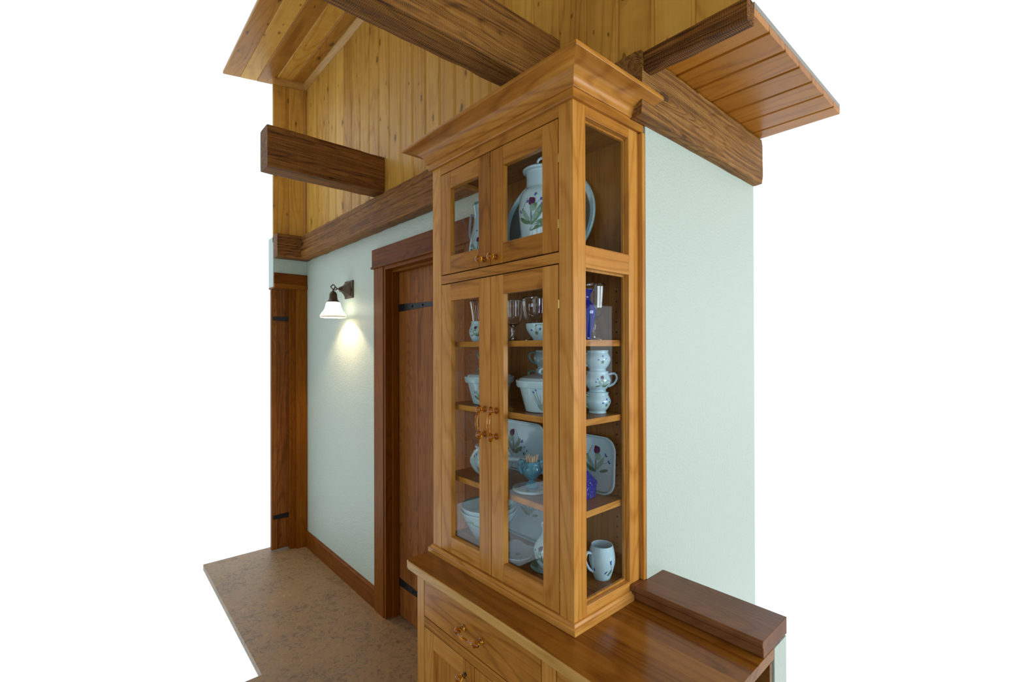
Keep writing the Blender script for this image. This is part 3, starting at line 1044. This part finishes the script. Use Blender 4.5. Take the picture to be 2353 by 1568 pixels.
def surf(prof, th0):
    """maps (along, height) onto the outside of a turned pot"""
    pr = sorted(prof, key=lambda p: p[1])
    def r_at(z):
        for (ra, za), (rb, zb2) in zip(pr, pr[1:]):
            if za <= z <= zb2 and zb2 > za:
                return ra + (rb - ra) * (z - za) / (zb2 - za)
        return pr[0][0] if z < pr[0][1] else pr[-1][0]
    def fn(u, v):
        r = r_at(v)
        t = th0 + u / max(r, .01)
        r += .0007
        return (r * math.cos(t), r * math.sin(t), v)
    return fn

def facing(x, y, d=0):
    return math.atan2(-y, -x) + math.radians(d)

def wall_prof(outer, th, floor):
    """closed profile of a vessel from its outside line (from base to lip)"""
    inn = [(max(r - th, .004), z_) for r, z_ in reversed(outer) if z_ > floor]
    return [(0, outer[0][1])] + outer + [(outer[-1][0] - th * .5, outer[-1][1] + th * .35)] + inn + [(0, floor)]

def smooth_prof(pts, n=4):
    return [(max(p.x, 0), p.y) for p in spline([(a, b, 0) for a, b in pts], n)]

def handle_bm(prof_r0, z0, prof_r1, z1, out, rad, ang, flatten=.6, top=.3):
    """a loop handle in the vertical plane at angle ang"""
    bm = bmesh.new()
    dz = z0 - z1
    pts = spline([(prof_r0 - .002, 0, z0), (prof_r0 + out * .72, 0, z0 + dz * .08), (prof_r0 + out, 0, z0 - dz * top), (prof_r1 + out * .58, 0, z1 + dz * .24), (prof_r1 - .002, 0, z1)], 6)
    tube(bm, pts, rad * 1.3, 12, flatten=.7, side=(0, 1, 0))
    bmesh.ops.rotate(bm, verts=bm.verts, cent=(0, 0, 0), matrix=Matrix.Rotation(ang, 3, 'Z'))
    return bm

MUGP = [(.026, 0), (.028, .003), (.026, .008), (.034, .018), (.041, .034), (.0405, .044), (.036, .054), (.0335, .060), (.035, .066)]
def pot_mug(name, label, x, y, z, hang, motif, mdeg, group, hmat='glaze', stack=True):
    t = thing(name, label, 'mug', (x, y, z), 0, group)
    pr = smooth_prof(MUGP, 3)
    bm = bmesh.new()
    lathe(bm, wall_prof(pr, .0035, .006), 36)
    b = finish(bm, 'cup', M['glaze'], t, smooth=True)
    if motif:
        bm = bmesh.new()
        motif(bm, surf(pr, facing(x, y, mdeg)))
        o = finish(bm, 'painted_flowers', PAINT, b, smooth=True)
        o['kind'] = 'stuff'
    finish(handle_bm(.034, .056, .035, .018, .026, .0042, hang), 'handle', M[hmat], t, smooth=True)
    return t

S1, S2, S3, S0 = SHELF[0], SHELF[1], SHELF[2], .851
SU = 1.836
D = math.radians
mx, my = -.932, 1.196
pot_mug('milk_jug', 'bottom mug of the three behind the side glass, green handle', mx, my, S2, D(-104), lambda b, f: bluebells(b, f, .004, .034, .03), 38, 'mugs stacked by the side glass', 'leaf')
pot_mug('milk_jug', 'middle mug of the three behind the side glass, purple thistle, handle at right', mx, my, S2 + .0655, D(40), lambda b, f: thistle(b, f, 0, .036, .042, -1), 26, 'mugs stacked by the side glass')
pot_mug('milk_jug', 'topmost mug of the three behind the side glass, bluebells, handle at left', mx, my, S2 + .131, D(-128), lambda b, f: bluebells(b, f, 0, .036, .03), 24, 'mugs stacked by the side glass')
for (bx, by, gx) in ((-1.172, 1.207, 'behind the right casserole'), (-1.462, 1.206, 'behind the left casserole')):
    for k in range(3):
        pot_mug('milk_jug', '%s mug of the stack %s' % (('bottom', 'middle', 'topmost')[k], gx), bx, by, S2 + .0655 * k, D(-130 + 8 * k), None, 0, 'mugs stacked ' + gx, 'glaze_rim')

# barrel mug on the cabinet floor
x, y = -.912, 1.190
t = thing('barrel_mug', 'barrel-shaped pale blue mug alone on the cabinet floor at the right', 'mug', (x, y, S0))
pr = smooth_prof([(.025, 0), (.026, .003), (.032, .020), (.039, .046), (.0405, .062), (.0385, .082), (.0345, .100), (.034, .103)], 3)
bm = bmesh.new(); lathe(bm, wall_prof(pr, .003, .006), 40)
b = finish(bm, 'cup', M['glaze'], t, smooth=True)
bm = bmesh.new()
fn = surf(pr, facing(x, y, 40))
for u, v, a, bb, an, mi in ((0, .060, .007, .0025, 1.9, 4), (.001, .063, .005, .002, .9, 4), (.004, .045, .012, .0006, 1.9, 5), (.0015, .028, .006, .0045, .6, 0), (-.003, .022, .004, .0035, 0, 0), (-.013, .030, .006, .002, 1.0, 4), (.004, .034, .0045, .003, 1.2, 0), (-.008, .034, .007, .0005, .7, 5), (-.05, .036, .006, .0025, 1.9, 4)):
    blob(bm, fn, u, v, a, bb, an, mi)
finish(bm, 'painted_flowers', PAINT, b, smooth=True)['kind'] = 'stuff'
finish(handle_bm(.037, .080, .035, .024, .022, .0048, D(-112)), 'handle', M['glaze'], t, smooth=True)

# casseroles
def casserole(label, x, y, motif):
    t = thing('casserole', label, 'casserole', (x, y, S2), 0, 'lidded casseroles on the middle shelf')
    pr = [(.056, 0), (.061, .003), (.0635, .010), (.080, .074), (.081, .078), (.089, .080), (.092, .085), (.0935, .100), (.0935, .1015)]
    bm = bmesh.new(); lathe(bm, wall_prof(pr, .005, .008), 56)
    b = finish(bm, 'pot', M['glaze'], t, smooth='auto')
    bm = bmesh.new()
    motif(bm, surf([(.061, .003), (.0635, .010), (.080, .074)], facing(x, y, 0)))
    finish(bm, 'painted_flowers', PAINT, b, smooth=True)['kind'] = 'stuff'
    lp = [(0, .098), (.082, .098), (.084, .101), (.082, .106), (.076, .110), (.055, .118), (.030, .123), (.012, .125), (0, .1255)]
    bm = bmesh.new(); lathe(bm, lp[:5], 56, 0); 
    lathe(bm, lp[4:], 56, 1)
    l = finish(bm, 'lid', [M['glaze'], M['glaze_grey']], t, smooth='auto')
    bm = bmesh.new()
    tube(bm, spline([(-.016, 0, .120), (-.013, 0, .134), (0, 0, .139), (.013, 0, .134), (.016, 0, .120)], 4), .0045, 10, flatten=1.4)
    k = finish(bm, 'knob', M['glaze'], l, smooth=True)
    k.rotation_euler = (0, 0, .6)
    return t
casserole('lidded casserole on the middle shelf behind the left door, purple thistle', -1.362, 1.107, lambda b, f: thistle(b, f, -.030, .044, .06, 1))
casserole('lidded casserole on the middle shelf behind the right door, sprays of grass', -1.078, 1.106, lambda b, f: grasses(b, f, -.008, .040, .062))

# upper compartment
def oval_platter():
    t = thing('oval_platter', 'large teal oval platter standing against the back of the top compartment', 'platter', (-1.185, 1.219, SU))
    a, b = .222, .180
    bm = bmesh.new()
    secs = [(1.0, 0, 0), (1.0, .004, 0), (.985, .007, 0), (.90, .0, 1), (.86, -.004, 1), (.3, -.006, 1), (.0, -.006, 1)]
    rows = []
    for s, d, mi in secs:
        if s == 0:
            rows.append([bm.verts.new((0, -d, b))])
        else:
            rows.append([bm.verts.new((a * s * math.cos(2 * PI * k / 64), -d, b + b * s * math.sin(2 * PI * k / 64))) for k in range(64)])
    back = [bm.verts.new((a * .75 * math.cos(2 * PI * k / 64), .012, b + b * .75 * math.sin(2 * PI * k / 64))) for k in range(64)]
    for i, (p, q) in enumerate(zip(rows, rows[1:])):
        for k in range(64):
            k2 = (k + 1) % 64
            f = bm.faces.new((p[k], p[k2], q[0]) if len(q) == 1 else (p[k], p[k2], q[k2], q[k]))
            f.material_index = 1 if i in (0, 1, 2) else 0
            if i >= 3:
                f.material_index = 2  # centre gets the teal with shade put into its colour
    for k in range(64):
        bm.faces.new((rows[0][k], rows[0][(k + 1) % 64], back[(k + 1) % 64], back[k]))
    bm.faces.new(back)
    o = finish(bm, 'dish', [M['glaze_grey'], M['glaze_cyan'], M['glaze_teal_shaded']], t, smooth='auto')
    t.rotation_euler = (D(-3.0), 0, 0)
oval_platter()

def tall_jar():
    x, y = -1.077, 1.098
    t = thing('lidded_jar', 'tall lidded jar with purple thistle behind the upper right door', 'jar', (x, y, SU))
    pr = smooth_prof([(.052, 0), (.058, .004), (.064, .04), (.070, .095), (.076, .160), (.0765, .185), (.070, .222), (.0565, .240), (.053, .246), (.0515, .27), (.052, .292), (.054, .297)], 3)
    bm = bmesh.new(); lathe(bm, wall_prof(pr, .004, .008), 48)
    b = finish(bm, 'jar_body', M['glaze'], t, smooth=True)
    bm = bmesh.new()
    fn = surf(pr, facing(x, y, -8))
    thistle(bm, fn, -.028, .158, .095, 1)
    bluebells(bm, fn, -.012, .185, .055)
    blob(bm, fn, -.002, .150, .045, .010, .95, 0)
    blob(bm, fn, .012, .118, .05, .010, .4, 0)
    finish(bm, 'painted_flowers', PAINT, b, smooth=True)['kind'] = 'stuff'
    bm = bmesh.new()
    lathe(bm, [(0, .296), (.058, .296), (.063, .299), (.064, .303), (.060, .308), (.040, .316), (.020, .320), (0, .321)], 48)
    l = finish(bm, 'lid', M['glaze'], t, smooth='auto')
    bm = bmesh.new()
    tube(bm, spline([(-.013, 0, .316), (-.017, 0, .330), (-.010, 0, .343), (.003, 0, .346), (.015, 0, .336), (.015, 0, .316)], 4), .0048, 10, flatten=1.4)
    k = finish(bm, 'knob', M['glaze'], l, smooth=True)
    k.rotation_euler = (0, 0, D(48))
tall_jar()

x, y = -1.215, 1.163
t = thing('small_vase', 'small grey-lilac vase half hidden behind the tall lidded jar', 'vase', (x, y, SU))
pr = smooth_prof([(.025, 0), (.036, .02), (.046, .055), (.044, .085), (.030, .118), (.019, .150), (.021, .168)], 3)
bm = bmesh.new(); lathe(bm, wall_prof(pr, .003, .006), 32)
finish(bm, 'vase_body', M['glaze_grey'], t, smooth=True)

x, y = -1.392, 1.115
t = thing('carafe', 'slim pale blue carafe with green rim behind the upper left door', 'carafe', (x, y, SU))
pr = smooth_prof([(.046, 0), (.052, .006), (.062, .045), (.065, .085), (.061, .125), (.052, .165), (.045, .200), (.043, .232), (.047, .262), (.049, .270)], 3)
bm = bmesh.new(); lathe(bm, wall_prof(pr, .0035, .008), 44)
for f in bm.faces:
    f.material_index = 1 if f.calc_center_median().z > .258 else 0
b = finish(bm, 'carafe_body', [M['glaze'], M['glaze_rim']], t, smooth=True)
bm = bmesh.new()
fn = surf(pr, facing(x, y, -20))
thistle(bm, fn, -.010, .105, .07, 1)
bluebells(bm, fn, .0, .160, .035)
finish(bm, 'painted_flowers', PAINT, b, smooth=True)['kind'] = 'stuff'
finish(handle_bm(.046, .226, .052, .130, .018, .0048, D(-150), top=.45), 'handle', M['glaze_grey'], t, smooth=True)

# top shelf: glassware, jug, bowl, blue vase
def goblet(label, x, y, h, r, lobes=8, group='pressed glass goblets on the top shelf'):
    t = thing('goblet', label, 'goblet', (x, y, S1), 0, group)
    k = h / .15
    out = [(r * .82, 0), (r * .84, .003), (r * .55, .008 * k), (.0085, .020 * k), (.006, .030 * k), (.0085, .040 * k), (.0075, .052 * k), (.014, .058 * k), (r * .62, .066 * k), (r * .84, .080 * k), (r * .93, .105 * k), (r * .97, .125 * k), (r, h)]
    bm = bmesh.new()
    lathe(bm, [(0, 0)] + out[:8], 40)
    ft = finish(bm, 'foot', M['clear'], t, smooth=True)
    bm = bmesh.new()
    o2 = smooth_prof(out[7:], 3)
    pr = [(0, out[7][1])] + o2 + [(r - .0012, h + .0008)] + [(max(q - .0026, .002), z_) for q, z_ in reversed(o2) if z_ > .062 * k] + [(0, .062 * k)]
    lathe(bm, pr, 64, fl=.05, nfl=lobes)
    finish(bm, 'glass_bowl', M['clear'], t, smooth=True)
    return t
goblet('clear pressed goblet behind the right door, left of the small bowl', -1.297, 1.168, .152, .040)
goblet('clear pressed goblet standing right behind the small blue bowl', -1.155, 1.143, .150, .046)
goblet('tall clear pressed goblet beside the blue vase, seen through the side glass', -.936, 1.184, .176, .038)

x, y = -1.432, 1.118
t = thing('flute_vase', 'tall clear fluted glass behind the small jug on the top shelf', 'vase', (x, y, S1))
out = smooth_prof([(.030, 0), (.031, .004), (.018, .012), (.016, .02), (.025, .045), (.031, .100), (.037, .140), (.041, .156)], 3)
bm = bmesh.new(); lathe(bm, [(0, 0)] + out + [(q - .0026, z_) for q, z_ in reversed(out) if z_ > .03] + [(0, .026)], 64, fl=.05, nfl=14)
finish(bm, 'glass_body', M['clear'], t, smooth=True)

x, y = -1.362, 1.058
t = thing('small_jug', 'small pale blue jug with thistle on the top shelf behind the left door', 'jug', (x, y, S1))
pr = smooth_prof([(.023, 0), (.025, .002), (.032, .018), (.0355, .032), (.034, .046), (.029, .060), (.0275, .068), (.029, .073)], 3)
bm = bmesh.new(); lathe(bm, wall_prof(pr, .003, .005), 36)
b = finish(bm, 'jug_body', M['glaze'], t, smooth=True)
bm = bmesh.new(); thistle(bm, surf(pr, facing(x, y, -18)), 0, .037, .042, -1)
finish(bm, 'painted_flowers', PAINT, b, smooth=True)['kind'] = 'stuff'
finish(handle_bm(.028, .062, .033, .022, .022, .004, D(35)), 'handle', M['glaze'], t, smooth=True)

x, y = -1.052, 1.082
t = thing('small_bowl', 'small footed pale blue bowl with bluebells on the top shelf', 'bowl', (x, y, S1))
pr = smooth_prof([(.036, 0), (.037, .003), (.040, .008), (.052, .024), (.059, .038), (.0605, .050), (.061, .053)], 3)
bm = bmesh.new(); lathe(bm, wall_prof(pr, .0035, .008), 44)
b = finish(bm, 'bowl_body', M['glaze'], t, smooth=True)
bm = bmesh.new(); bluebells(bm, surf(pr, facing(x, y, -16)), -.012, .030, .038)
fn = surf(pr, facing(x, y, 0))
blob(bm, fn, -.002, .0475, .026, .0022, 0, 1, 16)
finish(bm, 'painted_flowers', PAINT, b, smooth=True)['kind'] = 'stuff'

x, y = -.918, 1.117
t = thing('blue_vase', 'cobalt blue glass vase with flared neck beside the goblet', 'vase', (x, y, S1))
out = smooth_prof([(.018, 0), (.019, .003), (.020, .012), (.027, .045), (.0345, .078), (.034, .095), (.023, .112), (.0155, .122), (.016, .134), (.022, .146), (.0275, .151)], 3)
bm = bmesh.new(); lathe(bm, [(0, 0)] + out + [(q - .0025, z_) for q, z_ in reversed(out) if z_ > .008] + [(0, .007)], 44)
finish(bm, 'vase_body', M['cobalt'], t, smooth=True)

# third shelf: trays, pot, toothpick holder, blue dish
def tray(label, xc, zbase, w, h, mset, group):
    t = thing('tray', label, 'tray', (xc, 1.226, zbase), 0, group)
    bm = bmesh.new()
    def rr(s, d, grow=0):
        pts = []
        R = .045 * s
        hw, hh = w / 2 * s, h / 2 * s
        for (sx, sz, a0) in ((1, 1, 0), (-1, 1, 90), (-1, -1, 180), (1, -1, 270)):
            for k in range(7):
                a = D(a0 + 15 * k)
                bow = .006 * s
                pts.append(bm.verts.new((sx * (hw - R) + R * math.cos(a), -d, h / 2 + sz * (hh - R) + R * math.sin(a))))
        return pts
    secs = [(.90, -.010), (1.0, .008), (.995, .011), (.955, .010), (.92, .0), (.86, -.003)]
    rows = [rr(*s) for s in secs]
    n = len(rows[0])
    for i, (p, q) in enumerate(zip(rows, rows[1:])):
        for k in range(n):
            f = bm.faces.new((p[k], p[(k + 1) % n], q[(k + 1) % n], q[k]))
            f.material_index = 1 if i == 3 else 0
    bm.faces.new(rows[-1])
    bm.faces.new(rows[0])
    b = finish(bm, 'tray_body', [M['glaze'], M['glaze_rim']], t, smooth='auto')
    bm = bmesh.new()
    mset(bm, lambda u, v: (u, .0022, h / 2 + v))
    finish(bm, 'painted_flowers', PAINT, b, smooth=True)['kind'] = 'stuff'
    t.rotation_euler = (D(-3.2), 0, 0)
    return t
tray('pale blue tray with thistle standing behind the lidded pot', -1.340, S3, .300, .190, lambda b, f: (thistle(b, f, -.035, .012, .105, -1), bluebells(b, f, .03, -.02, .04)), 'trays leaning on the cabinet back')
tray('pale blue tray with thistle leaning behind the cobalt box, at the right', -1.030, S3, .290, .184, lambda b, f: (thistle(b, f, .058, .014, .098, 1), thistle(b, f, -.08, .0, .08, -1)), 'trays leaning on the cabinet back')
tray('grey-blue tray standing behind the stacked bowls on the cabinet floor', -1.335, S0, .285, .186, lambda b, f: (thistle(b, f, .05, .03, .09, 1), bluebells(b, f, .09, .06, .05)), 'trays leaning on the cabinet back')

x, y = -1.365, 1.118
t = thing('lidded_pot', 'round lidded pot with a straight side handle on the third shelf', 'pot', (x, y, S3))
pr = smooth_prof([(.046, 0), (.050, .003), (.068, .020), (.080, .045), (.079, .065), (.066, .088), (.056, .098), (.055, .103)], 3)
bm = bmesh.new(); lathe(bm, wall_prof(pr, .004, .006), 48)
b = finish(bm, 'pot_body', M['glaze'], t, smooth=True)
bm = bmesh.new(); grasses(bm, surf(pr, facing(x, y, -26)), -.012, .050, .06); thistle(bm, surf(pr, facing(x, y, -6)), 0, .055, .06)
finish(bm, 'painted_flowers', PAINT, b, smooth=True)['kind'] = 'stuff'
bm = bmesh.new()
lathe(bm, [(0, .100), (.059, .100), (.062, .104), (.060, .109), (.045, .113), (0, .116)], 48)
lathe(bm, [(.046, .1135), (.044, .1142), (.040, .1148)], 48, 1)
finish(bm, 'lid', [M['glaze'], M['glaze_rim']], t, smooth='auto')
bm = bmesh.new()
tube(bm, [(.070, 0, .062), (.085, 0, .068), (.12, 0, .070), (.165, 0, .071), (.172, 0, .071)], [.012, .0105, .010, .0105, .007], 12)
h = finish(bm, 'handle', M['glaze'], t, smooth=True)
h.rotation_euler = (0, 0, D(12))

x, y = -1.122, 1.090
t = thing('coaster', 'round flat pale blue stand under the aqua toothpick holder', 'coaster', (x, y, S3))
bm = bmesh.new()
lathe(bm, [(0, 0), (.060, 0), (.064, .003), (.0645, .007), (.062, .009), (.058, .0088)], 56)
lathe(bm, [(.058, .0088), (0, .0082)], 56, 1)
b = finish(bm, 'disc', [M['glaze'], M['glaze_grey']], t, smooth='auto')
bm = bmesh.new()
for a in (0, 1.3, 2.5, 4.0, 5.2):
    blob(bm, lambda u, v: (u, v, .0096), .042 * math.cos(a), .042 * math.sin(a), .009, .004, a + 1, 4 if a > 2 else 0)
finish(bm, 'painted_flowers', PAINT, b)['kind'] = 'stuff'

zc = S3 + .0092
t = thing('toothpick_holder', 'aqua glass footed holder full of toothpicks on the round stand', 'holder', (x, y, zc))
out = smooth_prof([(.021, 0), (.024, .004), (.018, .012), (.010, .020), (.013, .028), (.026, .038), (.033, .052), (.032, .066), (.026, .078), (.028, .086)], 3)
bm = bmesh.new()
lathe(bm, [(0, 0)] + out + [(q - .004, z_) for q, z_ in reversed(out) if z_ > .036] + [(0, .034)], 40, fl=.06, nfl=5)
finish(bm, 'glass_cup', M['aqua'], t, smooth=True)
for s, a in ((1, D(-135)), (-1, D(45))):
    bm = bmesh.new()
    tube(bm, spline([(.026, 0, .082), (.036, 0, .088), (.041, 0, .076), (.038, 0, .058), (.031, 0, .046)], 5), .0055, 10, flatten=1.5)
    bmesh.ops.rotate(bm, verts=bm.verts, cent=(0, 0, 0), matrix=Matrix.Rotation(a, 3, 'Z'))
    finish(bm, 'ear_handle', M['aqua'], t, smooth=True)
bm = bmesh.new()
R = random.Random(3)
for i in range(64):
    a, q = R.random() * 2 * PI, math.sqrt(R.random()) * .0205
    zt = .096 + R.uniform(-.008, .009)
    p0 = (q * .45 * math.cos(a), q * .45 * math.sin(a), .045)
    p1 = (q * 1.05 * math.cos(a) + R.uniform(-.003, .003), q * 1.05 * math.sin(a) + R.uniform(-.003, .003), zt)
    p2 = (p1[0] * 1.06, p1[1] * 1.06, zt + .004)
    tube(bm, [p0, p1, p2], [.0009, .0009, .0003], 5)
tp = finish(bm, 'toothpicks', M['pick'], None, (x, y, zc))
tp['kind'] = 'stuff'
tag(tp, 'bundle of wooden toothpicks standing in the aqua glass holder', 'toothpicks')

def cobalt_box():
    xa, xb, ya, yb = -1.036, -.925, 1.064, 1.186
    t = thing('covered_dish', 'rectangular cobalt pressed glass dish with a hipped lid', 'dish', ((xa + xb) / 2, (ya + yb) / 2, S3))
    hx, hy = (xb - xa) / 2, (yb - ya) / 2
    def loft(bm, secs, flip=False):
        rows = []
        for sx, sy, z_ in secs:
            rows.append([bm.verts.new((hx * sx * cxx, hy * sy * cyy, z_)) for cxx, cyy in ((-1, -1), (1, -1), (1, 1), (-1, 1))])
        for a, b in zip(rows, rows[1:]):
            for k in range(4):
                bm.faces.new((a[k], a[(k + 1) % 4], b[(k + 1) % 4], b[k]))
        bm.faces.new(rows[0]); bm.faces.new(rows[-1])
    bm = bmesh.new()
    loft(bm, [(.90, .90, 0), (.94, .94, .004), (.97, .97, .040), (1.0, 1.0, .044), (1.0, 1.0, .048), (.90, .90, .048), (.85, .85, .008)])
    finish(bm, 'dish_base', M['cobalt_p'], t, bevel=.002)
    bm = bmesh.new()
    loft(bm, [(1.0, 1.0, .0485), (1.0, 1.0, .053), (.93, .93, .057), (.66, .66, .082), (.60, .60, .084)])
    l = finish(bm, 'lid', M['cobalt_p'], t, bevel=.002)
    bm = bmesh.new()
    lathe(bm, [(0, .083), (.010, .084), (.006, .089), (.010, .096), (.006, .103), (0, .104)], 14)
    finish(bm, 'knob', M['cobalt_p'], l, smooth=True)
cobalt_box()

# cabinet floor: bowls, dish, saucer and bulb vase
bx, by = -1.385, 1.120
BOWL = smooth_prof([(.048, 0), (.051, .003), (.066, .030), (.088, .070), (.101, .098), (.106, .108), (.1075, .112)], 3)
for k, (dz, lb) in enumerate(((0, 'lower of the two nested pale blue bowls on the cabinet floor'), (.0155, 'upper of the two nested bowls on the cabinet floor, green inside'))):
    t = thing('serving_bowl', lb, 'bowl', (bx, by, S0 + dz), 0, 'nested bowls on the cabinet floor')
    bm = bmesh.new()
    sc = 1.0 if k == 0 else .975
    pr = wall_prof([(r * sc, z_) for r, z_ in BOWL], .005, .010)
    lathe(bm, pr, 60)
    for f in bm.faces:
        c = f.calc_center_median()
        rr_ = math.hypot(c.x, c.y)
        f.material_index = 0
        n_out = f.normal if f.normal.length else Vector((0, 0, 1))
    b = finish(bm, 'bowl_body', [M['glaze'], M['glaze_rim']], t, smooth=True)
    me = b.data
    if k == 1:
        for p in me.polygons:
            if p.normal.x * p.center.x + p.normal.y * p.center.y < 0 and p.center.z > .070:
                p.material_index = 1
    bm = bmesh.new()
    fn = surf([(r * sc, z_) for r, z_ in BOWL], facing(bx, by, 0))
    for i in range(9):
        blob(bm, fn, -.10 + .026 * i, .078 + .006 * math.sin(i * 1.7), .020, .0035, .3 * math.sin(i * 1.7 + 1), 1)
    for u in (-.07, .0, .06):
        blob(bm, fn, u, .092, .016, .0010, -.2, 5)
    finish(bm, 'painted_band', PAINT, b, smooth=True)['kind'] = 'stuff'

x, y = -1.205, 1.080
t = thing('scalloped_dish', 'shallow grey dish with a wavy rim lying on the cabinet floor', 'dish', (x, y, S0))
bm = bmesh.new()
rows = []
for s, z_, wv in ((.62, 0, 0), (.66, .001, 0), (.86, .012, .015), (1.0, .024, .06), (.985, .026, .06), (.84, .014, .015), (.62, .005, 0), (.2, .004, 0)):
    rows.append([bm.verts.new((.086 * s * (1 + wv * math.cos(6 * tt)) * math.cos(tt), .070 * s * (1 + wv * math.cos(6 * tt)) * math.sin(tt), z_ + wv * .05 * math.cos(6 * tt))) for tt in [2 * PI * k / 60 for k in range(60)]])
for p, q in zip(rows, rows[1:]):
    for k in range(60):
        bm.faces.new((p[k], p[(k + 1) % 60], q[(k + 1) % 60], q[k]))
bm.faces.new(rows[0]); bm.faces.new(rows[-1])
b = finish(bm, 'dish_body', M['glaze_grey'], t, smooth='auto')
bm = bmesh.new(); thistle(bm, lambda u, v: (u, v, .0056), 0, 0, .07)
finish(bm, 'painted_flowers', PAINT, b)['kind'] = 'stuff'

x, y = -1.060, 1.100
t = thing('saucer', 'teal-rimmed saucer under the bulb vase on the cabinet floor', 'saucer', (x, y, S0))
bm = bmesh.new(); lathe(bm, [(0, 0), (.030, 0), (.034, .003), (.050, .010), (.056, .014), (.0555, .0155), (.048, .0125), (.032, .0075)], 48)
lathe(bm, [(.032, .0075), (0, .007)], 48, 1)
finish(bm, 'saucer_body', [M['glaze_rim'], M['glaze_grey']], t, smooth='auto')
t = thing('bulb_vase', 'round-bellied vase with thistle standing on a saucer at the right door', 'vase', (x, y, S0 + .0078))
pr = smooth_prof([(.022, 0), (.024, .003), (.036, .022), (.0445, .050), (.043, .070), (.030, .092), (.0195, .105), (.017, .118), (.021, .136), (.023, .141)], 3)
bm = bmesh.new(); lathe(bm, wall_prof(pr, .003, .006), 40)
b = finish(bm, 'vase_body', M['glaze'], t, smooth=True)
bm = bmesh.new(); thistle(bm, surf(pr, facing(x, y, -30)), .002, .055, .06, -1)
finish(bm, 'painted_flowers', PAINT, b, smooth=True)['kind'] = 'stuff'
